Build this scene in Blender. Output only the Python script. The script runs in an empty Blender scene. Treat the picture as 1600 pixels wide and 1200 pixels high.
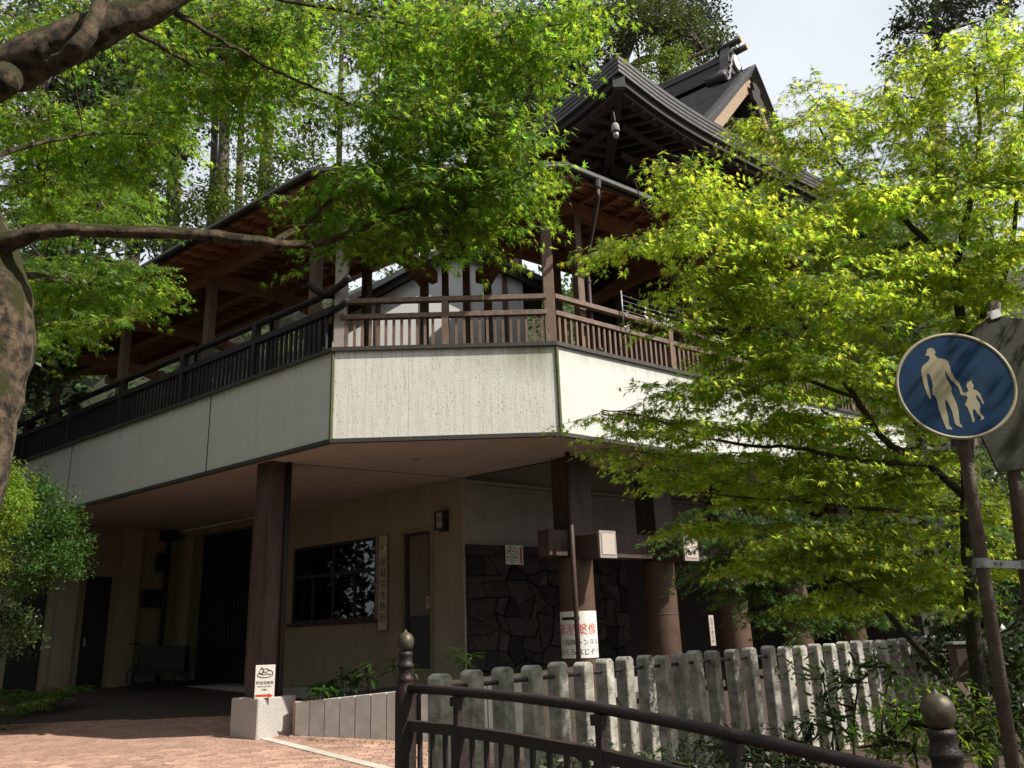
import bpy, bmesh, math, random
import numpy as np
from mathutils import Matrix, Vector
R = math.radians
random.seed(7); rng = np.random.default_rng(11)
sc = bpy.context.scene
col = sc.collection

# ------------------------------------------------------------------ camera
FPX, PITCH, ROLL, EYE = 1300.0, R(16.8), R(-2.1), 1.6
cam = bpy.data.cameras.new('camera'); cam.sensor_width = 36; cam.lens = 36 * FPX / 1600
cam.clip_start = 0.05; cam.clip_end = 2000
cam_o = bpy.data.objects.new('camera', cam); col.objects.link(cam_o)
CM = Matrix.Rotation(math.pi / 2 + PITCH, 4, 'X') @ Matrix.Rotation(ROLL, 4, 'Z')
cam_o.matrix_world = Matrix.Translation((0, 0, EYE)) @ CM
sc.camera = cam_o
# ------------------------------------------------------------------ sky, sun, exposure
SUN_AZ, SUN_EL = R(114), R(48)
w = bpy.data.worlds.new('World'); sc.world = w; w.use_nodes = True
nt = w.node_tree; bg = nt.nodes['Background']
sky = nt.nodes.new('ShaderNodeTexSky'); sky.sky_type = 'NISHITA'; sky.sun_disc = False
sky.sun_elevation = SUN_EL; sky.sun_rotation = SUN_AZ
sky.air_density = 1.0; sky.dust_density = 3.0; sky.ozone_density = 1.0
# thin bright veil of high cloud over the whole sky
wtc = nt.nodes.new('ShaderNodeTexCoord'); wno = nt.nodes.new('ShaderNodeTexNoise'); wno.inputs['Scale'].default_value = 1.6; wno.inputs['Detail'].default_value = 5
wra = nt.nodes.new('ShaderNodeMapRange'); wra.inputs[1].default_value = 0.3; wra.inputs[2].default_value = 0.7; wra.inputs[3].default_value = 0.35; wra.inputs[4].default_value = 0.75
wmx = nt.nodes.new('ShaderNodeMixRGB'); wmx.inputs[2].default_value = (18.6, 19.4, 20.4, 1)
nt.links.new(wtc.outputs['Generated'], wno.inputs['Vector']); nt.links.new(wno.outputs['Fac'], wra.inputs[0]); nt.links.new(wra.outputs[0], wmx.inputs[0])
nt.links.new(sky.outputs[0], wmx.inputs[1]); nt.links.new(wmx.outputs[0], bg.inputs[0]); bg.inputs[1].default_value = 0.05
sl = bpy.data.lights.new('sun', 'SUN'); sl.energy = 5.0; sl.angle = R(0.5); sl.color = (1, 0.95, 0.86)
so = bpy.data.objects.new('sun', sl); col.objects.link(so)
SV = Vector((math.cos(SUN_EL) * math.sin(SUN_AZ), math.cos(SUN_EL) * math.cos(SUN_AZ), math.sin(SUN_EL)))
so.rotation_euler = SV.to_track_quat('Z', 'Y').to_euler(); so.location = (20, -5, 30)
sc.view_settings.view_transform = 'Standard'; sc.view_settings.look = 'None'
sc.view_settings.exposure = 0.45; sc.view_settings.gamma = 1

# ------------------------------------------------------------------ pixel helpers
CM3 = CM.to_3x3(); CC = Vector((0, 0, EYE))
def ray(x, y): return CM3 @ Vector(((x - 800) / FPX, -(y - 600) / FPX, -1))
def at_y(x, y, Y): d = ray(x, y); return CC + d * (Y / d.y)
def at_z(x, y, z): d = ray(x, y); return CC + d * ((z - EYE) / d.z)
def on(x, y, p, n): d = ray(x, y); return CC + d * ((p - CC).dot(n) / d.dot(n))
def pix(p):
    q = CM3.transposed() @ (Vector(p) - CC); return 800 - FPX * q.x / q.z, 600 + FPX * q.y / q.z
def gz(y): return max(0.0, 0.07 * (y - 10.8))

# ------------------------------------------------------------------ object helpers
def mesh(name, v, f, mat=None, smooth=False):
    m = bpy.data.meshes.new(name); m.from_pydata([tuple(a) for a in v], [], f); m.validate(); m.update()
    if mat: m.materials.append(mat)
    if smooth: m.polygons.foreach_set('use_smooth', [True] * len(m.polygons))
    return m
def npmesh(name, V, T, mat=None, smooth=False):
    m = bpy.data.meshes.new(name); V = np.asarray(V, np.float32); T = np.asarray(T, np.int32)
    m.vertices.add(len(V)); m.vertices.foreach_set('co', V.ravel())
    k = T.shape[1]; m.loops.add(T.size); m.loops.foreach_set('vertex_index', T.ravel())
    m.polygons.add(len(T)); m.polygons.foreach_set('loop_start', np.arange(0, T.size, k, dtype=np.int32))
    m.update(calc_edges=True)
    if smooth: m.polygons.foreach_set('use_smooth', [True] * len(m.polygons))
    if mat: m.materials.append(mat)
    return m
def bev(m, wd=0.006, seg=1):
    b = bmesh.new(); b.from_mesh(m)
    bmesh.ops.recalc_face_normals(b, faces=b.faces)
    bmesh.ops.bevel(b, geom=[e for e in b.edges if e.is_manifold and e.calc_face_angle(0) > 0.5], offset=wd, segments=seg, affect='EDGES', clamp_overlap=True)
    b.to_mesh(m); b.free(); return m
def fixn(m):
    b = bmesh.new(); b.from_mesh(m); bmesh.ops.recalc_face_normals(b, faces=b.faces); b.to_mesh(m); b.free(); return m
def thing(name, label, cat, loc=(0, 0, 0), group=None):
    o = bpy.data.objects.new(name, None); col.objects.link(o); o.location = loc; o.empty_display_size = 0.2
    o['label'] = label; o['category'] = cat
    if group: o['group'] = group
    return o
def wloc(o):
    v = Vector(o.location) if not o.parent else wloc(o.parent) + (o.matrix_parent_inverse.translation + Vector(o.location))
    return v
def part(name, m, parent=None, mw=None, kind=None, label=None):
    """mesh built in world space (mw None) or local space placed with the world matrix mw"""
    o = bpy.data.objects.new(name, m); col.objects.link(o)
    if mw is not None: o.matrix_basis = mw
    if parent is not None:
        o.parent = parent
        pw = parent.matrix_basis if parent.parent is None else parent.matrix_parent_inverse @ parent.matrix_basis
        if parent.parent is not None:
            g = parent.parent; pw = g.matrix_basis @ parent.matrix_parent_inverse @ parent.matrix_basis
        o.matrix_parent_inverse = pw.inverted()
    if kind: o['kind'] = kind
    if label: o['label'] = label
    return o
def single(name, m, label, cat, group=None, mw=None):
    o = part(name, m, mw=mw); o['label'] = label; o['category'] = cat
    if group: o['group'] = group
    return o
def struct(name, m): return part(name, m, kind='structure')
class MB:
    def __init__(s): s.v = []; s.f = []
    def add(s, v, f):
        k = len(s.v); s.v += [tuple(a) for a in v]; s.f += [tuple(i + k for i in q) for q in f]; return s
    def hexa(s, p): return s.add(p, HEXF)
    def box(s, x0, x1, y0, y1, z0, z1): return s.hexa([(x0, y0, z0), (x1, y0, z0), (x1, y1, z0), (x0, y1, z0), (x0, y0, z1), (x1, y0, z1), (x1, y1, z1), (x0, y1, z1)])
    def tube(s, pts, rad, n=8, cap=True):
        pts = [Vector(p) for p in pts]
        if not hasattr(rad, '__len__'): rad = [rad] * len(pts)
        k = len(s.v); prev = None
        for i, p in enumerate(pts):
            t = (pts[min(i + 1, len(pts) - 1)] - pts[max(i - 1, 0)])
            t = t.normalized() if t.length > 1e-9 else Vector((0, 0, 1))
            if prev is None:
                a = Vector((0, 0, 1)) if abs(t.z) < 0.9 else Vector((1, 0, 0)); x = t.cross(a).normalized()
            else: x = (prev - t * prev.dot(t)).normalized()
            prev = x; y = t.cross(x)
            for j in range(n):
                an = 2 * math.pi * j / n; s.v.append(tuple(p + (x * math.cos(an) + y * math.sin(an)) * rad[i]))
        for i in range(len(pts) - 1):
            for j in range(n):
                a = k + i * n + j; b = k + i * n + (j + 1) % n; s.f.append((a, b, b + n, a + n))
        if cap:
            s.f.append(tuple(k + j for j in range(n))[::-1]); e = k + (len(pts) - 1) * n; s.f.append(tuple(e + j for j in range(n)))
        return s
    def lathe(s, c, prof, n=20):
        k = len(s.v)
        for r_, z in prof:
            for j in range(n):
                a = 2 * math.pi * j / n; s.v.append((c[0] + r_ * math.cos(a), c[1] + r_ * math.sin(a), c[2] + z))
        for i in range(len(prof) - 1):
            for j in range(n):
                a = k + i * n + j; b = k + i * n + (j + 1) % n; s.f.append((a, b, b + n, a + n))
        return s
    def beam(s, p, q, wd, h, up=Vector((0, 0, 1))):
        p = Vector(p); q = Vector(q); t = (q - p).normalized(); x = t.cross(up).normalized() * wd / 2; y = x.cross(t).normalized() * h / 2
        return s.hexa([p - x - y, p + x - y, q + x - y, q - x - y, p - x + y, p + x + y, q + x + y, q - x + y])
    def m(s, name, mat, smooth=False, b=0, fix=True):
        m = mesh(name, s.v, s.f, mat, smooth)
        if b: bev(m, b)
        elif fix: fixn(m)
        return m
HEXF = [(3, 2, 1, 0), (4, 5, 6, 7), (0, 1, 5, 4), (1, 2, 6, 5), (2, 3, 7, 6), (3, 0, 4, 7)]
def prism(outline, z0, z1):
    n = len(outline); v = [(x, y, z0) for x, y in outline] + [(x, y, z1) for x, y in outline]
    f = [tuple(range(n))[::-1], tuple(range(n, 2 * n))] + [(i, (i + 1) % n, n + (i + 1) % n, n + i) for i in range(n)]
    return v, f

# ------------------------------------------------------------------ materials
def newmat(name):
    m = bpy.data.materials.new(name); m.use_nodes = True; return m, m.node_tree, m.node_tree.nodes, m.node_tree.links, m.node_tree.nodes['Principled BSDF']
def ramp(N, stops):
    r_ = N.new('ShaderNodeValToRGB'); e = r_.color_ramp.elements
    while len(e) < len(stops): e.new(0.5)
    for i, (p, c) in enumerate(stops): e[i].position = p; e[i].color = (*c, 1) if len(c) == 3 else c
    return r_
def M(name, c, rough=0.7, var=0.25, scale=6, bump=0.15, bscale=40, metal=0, stretch=(1, 1, 1), c2=None, rnd=0.12, spec=0.4, detail=6):
    m, t, N, Lk, P = newmat(name)
    tc = N.new('ShaderNodeTexCoord'); mp = N.new('ShaderNodeMapping'); mp.inputs['Scale'].default_value = stretch
    oi = N.new('ShaderNodeObjectInfo')
    ad = N.new('ShaderNodeVectorMath'); ad.operation = 'ADD'
    sc_ = N.new('ShaderNodeVectorMath'); sc_.operation = 'SCALE'; sc_.inputs[0].default_value = (17, 31, 13)
    Lk.new(oi.outputs['Random'], sc_.inputs['Scale']); Lk.new(tc.outputs['Object'], ad.inputs[0]); Lk.new(sc_.outputs[0], ad.inputs[1])
    Lk.new(ad.outputs[0], mp.inputs[0])
    n1 = N.new('ShaderNodeTexNoise'); n1.inputs['Scale'].default_value = scale; n1.inputs['Detail'].default_value = detail; n1.inputs['Roughness'].default_value = 0.65
    Lk.new(mp.outputs[0], n1.inputs['Vector'])
    c2 = c2 or tuple(x * (1 - var) for x in c); c1 = tuple(min(1, x * (1 + var * 0.5)) for x in c)
    rp = ramp(N, [(0.3, c2), (0.7, c1)]); Lk.new(n1.outputs['Fac'], rp.inputs[0])
    hs = N.new('ShaderNodeHueSaturation'); mr = N.new('ShaderNodeMapRange')
    mr.inputs[3].default_value = 1 - rnd; mr.inputs[4].default_value = 1 + rnd; Lk.new(oi.outputs['Random'], mr.inputs[0])
    Lk.new(mr.outputs[0], hs.inputs['Value']); Lk.new(rp.outputs[0], hs.inputs['Color']); Lk.new(hs.outputs[0], P.inputs['Base Color'])
    P.inputs['Roughness'].default_value = rough; P.inputs['Metallic'].default_value = metal; P.inputs['Specular IOR Level'].default_value = spec
    n2 = N.new('ShaderNodeTexNoise'); n2.inputs['Scale'].default_value = bscale; n2.inputs['Detail'].default_value = 4; Lk.new(mp.outputs[0], n2.inputs['Vector'])
    b = N.new('ShaderNodeBump'); b.inputs['Strength'].default_value = bump; b.inputs['Distance'].default_value = 0.02
    Lk.new(n2.outputs['Fac'], b.inputs['Height']); Lk.new(b.outputs[0], P.inputs['Normal'])
    return m
def plain(name, c, rough=0.5, metal=0):
    m, t, N, Lk, P = newmat(name); P.inputs['Base Color'].default_value = (*c, 1); P.inputs['Roughness'].default_value = rough; P.inputs['Metallic'].default_value = metal; return m
def leafmat(name, cd, ct, tfac=0.5, hvar=0.03, vvar=0.35, rough=0.45):
    m, t, N, Lk, P = newmat(name); N.remove(P); out = N['Material Output']
    g = N.new('ShaderNodeNewGeometry')
    def hsv(c):
        h = N.new('ShaderNodeHueSaturation'); h.inputs['Color'].default_value = (*c, 1)
        a = N.new('ShaderNodeMapRange'); a.inputs[3].default_value = 0.5 - hvar; a.inputs[4].default_value = 0.5 + hvar
        b = N.new('ShaderNodeMath'); b.operation = 'MULTIPLY'; b.inputs[1].default_value = 7.31
        fr = N.new('ShaderNodeMath'); fr.operation = 'FRACT'
        v = N.new('ShaderNodeMapRange'); v.inputs[3].default_value = 1 - vvar; v.inputs[4].default_value = 1 + vvar
        Lk.new(g.outputs['Random Per Island'], a.inputs[0]); Lk.new(g.outputs['Random Per Island'], b.inputs[0]); Lk.new(b.outputs[0], fr.inputs[0]); Lk.new(fr.outputs[0], v.inputs[0])
        # drift of tone from branch to branch
        tc = N.new('ShaderNodeTexCoord'); nz = N.new('ShaderNodeTexNoise'); nz.inputs['Scale'].default_value = 1.3; nz.inputs['Detail'].default_value = 2; Lk.new(g.outputs['Position'], nz.inputs['Vector'])
        mm = N.new('ShaderNodeMapRange'); mm.inputs[1].default_value = .3; mm.inputs[2].default_value = .7; mm.inputs[3].default_value = .72; mm.inputs[4].default_value = 1.2; Lk.new(nz.outputs['Fac'], mm.inputs[0])
        pr = N.new('ShaderNodeMath'); pr.operation = 'MULTIPLY'; Lk.new(v.outputs[0], pr.inputs[0]); Lk.new(mm.outputs[0], pr.inputs[1])
        Lk.new(a.outputs[0], h.inputs['Hue']); Lk.new(pr.outputs[0], h.inputs['Value']); return h
    d = N.new('ShaderNodeBsdfPrincipled'); d.inputs['Roughness'].default_value = rough; d.inputs['Specular IOR Level'].default_value = 0.35
    tr = N.new('ShaderNodeBsdfTranslucent'); mx = N.new('ShaderNodeMixShader'); mx.inputs[0].default_value = tfac
    Lk.new(hsv(cd).outputs[0], d.inputs['Base Color']); Lk.new(hsv(ct).outputs[0], tr.inputs['Color'])
    Lk.new(d.outputs[0], mx.inputs[1]); Lk.new(tr.outputs[0], mx.inputs[2]); Lk.new(mx.outputs[0], out.inputs['Surface'])
    return m
def barkmat(name, c1, c2, moss, mossamt=0.5, scale=14):
    m, t, N, Lk, P = newmat(name)
    tc = N.new('ShaderNodeTexCoord'); n1 = N.new('ShaderNodeTexNoise'); n1.inputs['Scale'].default_value = scale; n1.inputs['Detail'].default_value = 8; n1.inputs['Roughness'].default_value = 0.7
    Lk.new(tc.outputs['Object'], n1.inputs['Vector']); rp = ramp(N, [(0.40, c2), (0.58, c1)]); Lk.new(n1.outputs['Fac'], rp.inputs[0])
    g = N.new('ShaderNodeNewGeometry'); sx = N.new('ShaderNodeSeparateXYZ'); Lk.new(g.outputs['Normal'], sx.inputs[0])
    n2 = N.new('ShaderNodeTexNoise'); n2.inputs['Scale'].default_value = 7; n2.inputs['Detail'].default_value = 5; Lk.new(tc.outputs['Object'], n2.inputs['Vector'])
    ma = N.new('ShaderNodeMath'); ma.operation = 'MULTIPLY_ADD'; ma.inputs[1].default_value = 0.35; Lk.new(sx.outputs['Z'], ma.inputs[0]); Lk.new(n2.outputs['Fac'], ma.inputs[2])
    r2 = ramp(N, [(0.95 - mossamt * 0.55, (0, 0, 0)), (1.05 - mossamt * 0.55, (1, 1, 1))]); Lk.new(ma.outputs[0], r2.inputs[0])
    mx = N.new('ShaderNodeMixRGB'); Lk.new(r2.outputs[0], mx.inputs[0]); Lk.new(rp.outputs[0], mx.inputs[1]); mx.inputs[2].default_value = (*moss, 1)
    Lk.new(mx.outputs[0], P.inputs['Base Color']); P.inputs['Roughness'].default_value = 0.9
    n3 = N.new('ShaderNodeTexNoise'); n3.inputs['Scale'].default_value = scale * 2.2; n3.inputs['Detail'].default_value = 9; n3.inputs['Roughness'].default_value = 0.75; n3.inputs['Distortion'].default_value = 1.2; Lk.new(tc.outputs['Object'], n3.inputs['Vector'])
    sb = N.new('ShaderNodeMath'); sb.operation = 'SUBTRACT'; sb.inputs[1].default_value = .5; Lk.new(n3.outputs['Fac'], sb.inputs[0]); ab = N.new('ShaderNodeMath'); ab.operation = 'ABSOLUTE'; Lk.new(sb.outputs[0], ab.inputs[0])
    ad = N.new('ShaderNodeMath'); ad.operation = 'MULTIPLY_ADD'; ad.inputs[1].default_value = 2.0; Lk.new(ab.outputs[0], ad.inputs[0]); Lk.new(n1.outputs['Fac'], ad.inputs[2])
    b = N.new('ShaderNodeBump'); b.inputs['Strength'].default_value = 1.0; b.inputs['Distance'].default_value = 0.035; Lk.new(ad.outputs[0], b.inputs['Height']); Lk.new(b.outputs[0], P.inputs['Normal'])
    return m
def stainmat(name='stained_render', lo=(0.56, 0.54, 0.45), hi=(0.75, 0.73, 0.66), speck=.9, speck_at=.585, algae=(0.20, 0.21, 0.09), a0=.10, a1=.55, x0=-2.6, x1=0.7, z0=5.2):
    """white sprayed render with vertical dirt runs, dark specks and algae"""
    m, t, N, Lk, P = newmat(name); tc = N.new('ShaderNodeTexCoord')
    def noise(scale, st, det=5):
        mp = N.new('ShaderNodeMapping'); mp.inputs['Scale'].default_value = st; Lk.new(tc.outputs['Object'], mp.inputs[0])
        n = N.new('ShaderNodeTexNoise'); n.inputs['Scale'].default_value = scale; n.inputs['Detail'].default_value = det; n.inputs['Roughness'].default_value = 0.7; Lk.new(mp.outputs[0], n.inputs['Vector']); return n
    a = noise(26, (1, 1, 0.05)); ra = ramp(N, [(0.25, lo), (0.55, hi)]); Lk.new(a.outputs['Fac'], ra.inputs[0])
    s = noise(48, (1, 1, 0.35), 4); rs = ramp(N, [(speck_at, (0, 0, 0)), (speck_at + .09, (speck, speck, speck))]); Lk.new(s.outputs['Fac'], rs.inputs[0])
    m1 = N.new('ShaderNodeMixRGB'); Lk.new(rs.outputs[0], m1.inputs[0]); Lk.new(ra.outputs[0], m1.inputs[1]); m1.inputs[2].default_value = (0.24, 0.22, 0.15, 1)
    # algae runs hanging from the top edge, heavier towards one end
    sx = N.new('ShaderNodeSeparateXYZ'); Lk.new(tc.outputs['Object'], sx.inputs[0])
    zz = N.new('ShaderNodeMapRange'); zz.inputs[1].default_value = z0; zz.inputs[2].default_value = 6.15; Lk.new(sx.outputs['Z'], zz.inputs[0])
    xx = N.new('ShaderNodeMapRange'); xx.inputs[1].default_value = x0; xx.inputs[2].default_value = x1; Lk.new(sx.outputs['X'], xx.inputs[0])
    ml = N.new('ShaderNodeMath'); ml.operation = 'MULTIPLY'; Lk.new(zz.outputs[0], ml.inputs[0]); Lk.new(xx.outputs[0], ml.inputs[1])
    g = noise(6, (1, 1, 0.08), 6); m2 = N.new('ShaderNodeMath'); m2.operation = 'MULTIPLY'; Lk.new(ml.outputs[0], m2.inputs[0]); Lk.new(g.outputs['Fac'], m2.inputs[1])
    rg = ramp(N, [(a0, (0, 0, 0)), (a1, (0.9, 0.9, 0.9))]); Lk.new(m2.outputs[0], rg.inputs[0])
    m3 = N.new('ShaderNodeMixRGB'); Lk.new(rg.outputs[0], m3.inputs[0]); Lk.new(m1.outputs[0], m3.inputs[1]); m3.inputs[2].default_value = (*algae, 1)
    Lk.new(m3.outputs[0], P.inputs['Base Color']); P.inputs['Roughness'].default_value = 0.9
    bn = noise(55, (1, 1, 1), 4); b = N.new('ShaderNodeBump'); b.inputs['Strength'].default_value = 0.6; b.inputs['Distance'].default_value = 0.012
    Lk.new(bn.outputs['Fac'], b.inputs['Height']); Lk.new(b.outputs[0], P.inputs['Normal'])
    return m
def glassmat(name, tint=(0.9, 0.95, 0.93), rough=0.02):
    m, t, N, Lk, P = newmat(name); N.remove(P); out = N['Material Output']
    fr = N.new('ShaderNodeFresnel'); fr.inputs[0].default_value = 1.3; gl = N.new('ShaderNodeBsdfGlossy'); gl.inputs['Roughness'].default_value = rough
    tr = N.new('ShaderNodeBsdfTransparent'); tr.inputs[0].default_value = (*tint, 1); mx = N.new('ShaderNodeMixShader')
    Lk.new(fr.outputs[0], mx.inputs[0]); Lk.new(tr.outputs[0], mx.inputs[1]); Lk.new(gl.outputs[0], mx.inputs[2]); Lk.new(mx.outputs[0], out.inputs['Surface']); return m

m_render = stainmat()
m_fascia = stainmat('weathered_white_render', (0.56, 0.555, 0.505), (0.63, 0.625, 0.575), .35, .62, (0.26, 0.25, 0.19), .22, .75, -60, -40, 5.6)
m_soffit = M('soffit_paint', (0.46, 0.39, 0.34), 0.85, 0.14, 1.2, 0.05, 40)
m_tan = M('tan_plaster', (0.28, 0.23, 0.16), 0.9, 0.22, 1.6, 0.25, 80, stretch=(1, 1, .5))
m_grey = M('grey_concrete', (0.30, 0.28, 0.26), 0.9, 0.2, 2.5, 0.2, 50)
m_trim = M('dark_trim', (0.05, 0.045, 0.035), 0.6, 0.3, 8, 0.1)
m_algae = M('algae_trim', (0.11, 0.12, 0.05), 0.8, 0.4, 10, 0.2)
m_wood = M('weathered_wood', (0.20, 0.13, 0.09), 0.75, 0.35, 5, 0.3, 30, stretch=(6, 6, 1), c2=(0.10, 0.065, 0.045))
m_woodh = M('weathered_rail_wood', (0.23, 0.16, 0.12), 0.75, 0.35, 12, 0.3, 60, c2=(0.12, 0.08, 0.06))
m_greypost = M('silvered_wood', (0.36, 0.31, 0.27), 0.8, 0.25, 6, 0.2, 30, stretch=(6, 6, 0.7))
m_red = M('red_brown_timber', (0.31, 0.14, 0.075), 0.65, 0.3, 8, 0.15, 40)
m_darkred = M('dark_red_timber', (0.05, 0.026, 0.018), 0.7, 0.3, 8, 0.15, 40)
m_board = M('roof_boards', (0.38, 0.165, 0.085), 0.7, 0.3, 6, 0.15, 40)
m_black = M('black_lacquer', (0.016, 0.014, 0.013), 0.65, 0.3, 10, 0.1)
m_col = M('brown_column_paint', (0.07, 0.042, 0.034), 0.65, 0.5, 2.2, 0.3, 45, stretch=(2, 2, .5), c2=(0.034, 0.022, 0.019))
m_colr = M('rust_column_paint', (0.095, 0.052, 0.032), 0.6, 0.35, 4, 0.15, 30)
m_pipe = M('red_pipe_paint', (0.06, 0.033, 0.027), 0.6, 0.3, 6, 0.05)
m_granite = M('granite', (0.42, 0.39, 0.36), 0.85, 0.35, 60, 0.25, 120, detail=3)
m_post = M('weathered_granite_post', (0.44, 0.415, 0.365), 0.9, 0.35, 7, 0.5, 40, c2=(0.13, 0.125, 0.10), rnd=0.25)
m_conc = M('pale_concrete', (0.56, 0.55, 0.52), 0.9, 0.2, 5, 0.2, 60, rnd=0.08)
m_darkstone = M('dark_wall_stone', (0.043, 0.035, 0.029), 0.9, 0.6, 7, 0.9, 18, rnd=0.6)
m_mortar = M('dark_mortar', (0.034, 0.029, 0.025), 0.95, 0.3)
m_paver = M('terracotta_paver', (0.43, 0.265, 0.195), 0.9, 0.35, 3, 0.3, 150, rnd=0.22)
m_joint = M('paver_joint', (0.07, 0.045, 0.035), 0.95, 0.3, 10)
m_strip = M('pale_kerb', (0.50, 0.45, 0.38), 0.9, 0.2, 8, 0.2)
m_soil = M('soil', (0.075, 0.06, 0.04), 0.95, 0.5, 3, 0.6, 25)
m_hill = M('forest_floor', (0.045, 0.05, 0.022), 0.95, 0.5, 1.5, 0.6, 8)
m_rail = M('maroon_rail_paint', (0.032, 0.017, 0.016), 0.5, 0.25, 22, 0.25, 90, spec=0.45, c2=(0.014, 0.010, 0.009))
m_brass = M('dull_bronze', (0.13, 0.11, 0.075), 0.5, 0.5, 14, 0.2, metal=0.5, c2=(.05, .045, .035))
m_copper = M('dark_copper_roof', (0.085, 0.078, 0.075), 0.42, 0.3, 5, 0.15, 30, metal=0.35)
m_copper2 = M('dark_copper_trim', (0.05, 0.045, 0.043), 0.45, 0.3, 6, 0.1, metal=0.3)
m_barge = M('pale_barge_timber', (0.38, 0.265, 0.17), 0.7, 0.3, 6, 0.2, 40, stretch=(1, 1, 4))
m_darkwood = M('dark_eave_timber', (0.036, 0.023, 0.017), 0.75, 0.3, 6, 0.2)
m_plaster = M('white_plaster', (0.82, 0.81, 0.78), 0.9, 0.06, 3, 0.1)
m_gold = plain('gold_leaf', (0.75, 0.58, 0.25), 0.35, 0.7)
m_galv = M('galvanised_steel', (0.36, 0.36, 0.35), 0.5, 0.3, 20, 0.1, metal=0.5)
m_pole = M('weathered_sign_pole', (0.11, 0.09, 0.075), 0.75, 0.5, 14, 0.3, 60, c2=(0.07, 0.04, 0.03))
m_signback = M('sign_back_grey_green', (0.04, 0.04, 0.025), 0.8, 0.3, 5, 0.1)
m_blue = M('faded_blue_sign', (0.005, 0.033, 0.105), 0.6, 0.35, 3, 0.02, stretch=(3, 3, 0.6), c2=(0.010, 0.034, 0.06), spec=0.15)
m_signwhite = M('aged_white_print', (0.42, 0.36, 0.23), 0.6, 0.12, 12, 0.02)
m_white = M('sign_white', (0.74, 0.72, 0.66), 0.6, 0.08, 8, 0.02)
m_ink = plain('black_ink', (0.015, 0.015, 0.015), 0.6)
m_redink = plain('red_ink', (0.60, 0.06, 0.03), 0.6)
m_plate = M('pale_name_board', (0.50, 0.44, 0.34), 0.6, 0.15, 6, 0.05, stretch=(5, 5, 0.6))
m_frame = M('bronze_window_frame', (0.03, 0.027, 0.024), 0.4, 0.2, 8, 0.02)
m_glass = glassmat('window_glass', (0.75, 0.8, 0.78))
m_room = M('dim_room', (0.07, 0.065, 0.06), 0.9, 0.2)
m_frost = M('frosted_door_glass', (0.20, 0.17, 0.14), 0.3, 0.2, 5, 0.6, 160)
m_lampg = M('lamp_diffuser', (0.32, 0.27, 0.25), 0.4, 0.1)
m_paper = M('white_paper', (0.78, 0.77, 0.74), 0.8, 0.05)
m_tile = M('dark_roof_tile', (0.06, 0.062, 0.065), 0.5, 0.3, 8, 0.2)
m_barkL = barkmat('mossy_maple_bark', (0.30, 0.21, 0.13), (0.03, 0.02, 0.012), (0.070, 0.066, 0.012), 0.8, 16)
m_barkR = barkmat('dark_maple_bark', (0.10, 0.085, 0.055), (0.04, 0.035, 0.022), (0.06, 0.07, 0.02), 0.3, 20)
m_cedar = barkmat('cedar_bark', (0.16, 0.12, 0.09), (0.06, 0.045, 0.035), (0.06, 0.07, 0.03), 0.1, 5)
m_twig = M('twig_bark', (0.11, 0.065, 0.035), 0.85, 0.4)
m_leafA = leafmat('maple_leaf_green', (0.085, 0.175, 0.022), (0.37, 0.56, 0.042), 0.58, 0.035, 0.45)
m_leafB = leafmat('maple_leaf_yellow_green', (0.11, 0.20, 0.026), (0.64, 0.78, 0.07), 0.68, 0.04, 0.4)
m_leafE = leafmat('evergreen_leaf', (0.032, 0.055, 0.014), (0.06, 0.10, 0.015), 0.25, rough=0.35)
m_leafC = leafmat('camphor_leaf', (0.085, 0.13, 0.022), (0.22, 0.32, 0.03), 0.4, rough=0.38)
m_leafP = leafmat('conifer_needles', (0.025, 0.042, 0.018), (0.035, 0.06, 0.012), 0.2)
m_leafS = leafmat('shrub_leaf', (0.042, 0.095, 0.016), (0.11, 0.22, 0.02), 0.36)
m_leafY = leafmat('shrub_leaf_sunlit', (0.12, 0.20, 0.02), (0.34, 0.46, 0.03), 0.45)  # shrub leaf tinted lighter and yellower to stand for the sunlit part
m_fern = leafmat('fern_frond', (0.06, 0.12, 0.02), (0.16, 0.28, 0.03), 0.4)

# ------------------------------------------------------------------ building frames
A0 = Vector((-2.86, 12.65, 0)); B0 = Vector((0.74, 12.75, 0)); ZS, ZT = 4.6, 6.1
aL, aR = R(51.5), R(52)
uL = Vector((-math.sin(aL), math.cos(aL), 0)); nL = Vector((math.cos(aL), math.sin(aL), 0))
uR = Vector((math.sin(aR), math.cos(aR), 0)); nR = Vector((-math.cos(aR), math.sin(aR), 0))
uC = (B0 - A0).normalized(); nC = Vector((-uC.y, uC.x, 0)); LC = (B0 - A0).length
Z = Vector((0, 0, 1))
def FL(u, n, z): return A0 + uL * u + nL * n + Z * z
def FR(u, n, z): return B0 + uR * u + nR * n + Z * z
def FC(u, n, z): return A0 + uC * u + nC * n + Z * z
def fbox(F, u0, u1, n0, n1, z0, z1):
    return [F(u0, n0, z0), F(u1, n0, z0), F(u1, n1, z0), F(u0, n1, z0), F(u0, n0, z1), F(u1, n0, z1), F(u1, n1, z1), F(u0, n1, z1)]
def fm(name, mat, F, *a, b=0): return MB().hexa(fbox(F, *a)).m(name, mat, b=b)
def isect(p, d, q, e):
    k = d.x * e.y - d.y * e.x; r_ = q - p; return p + d * ((r_.x * e.y - r_.y * e.x) / k)
LFAR, RFAR = 15.0, 11.0
def off(n):  # the outer line of the building offset inwards by n: left end, corner, corner, right end
    a = A0 + nL * n; c = A0 + nC * n; b = B0 + nR * n
    return [a + uL * LFAR, isect(a, uL, c, uC), isect(c, uC, b, uR), b + uR * RFAR]
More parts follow.
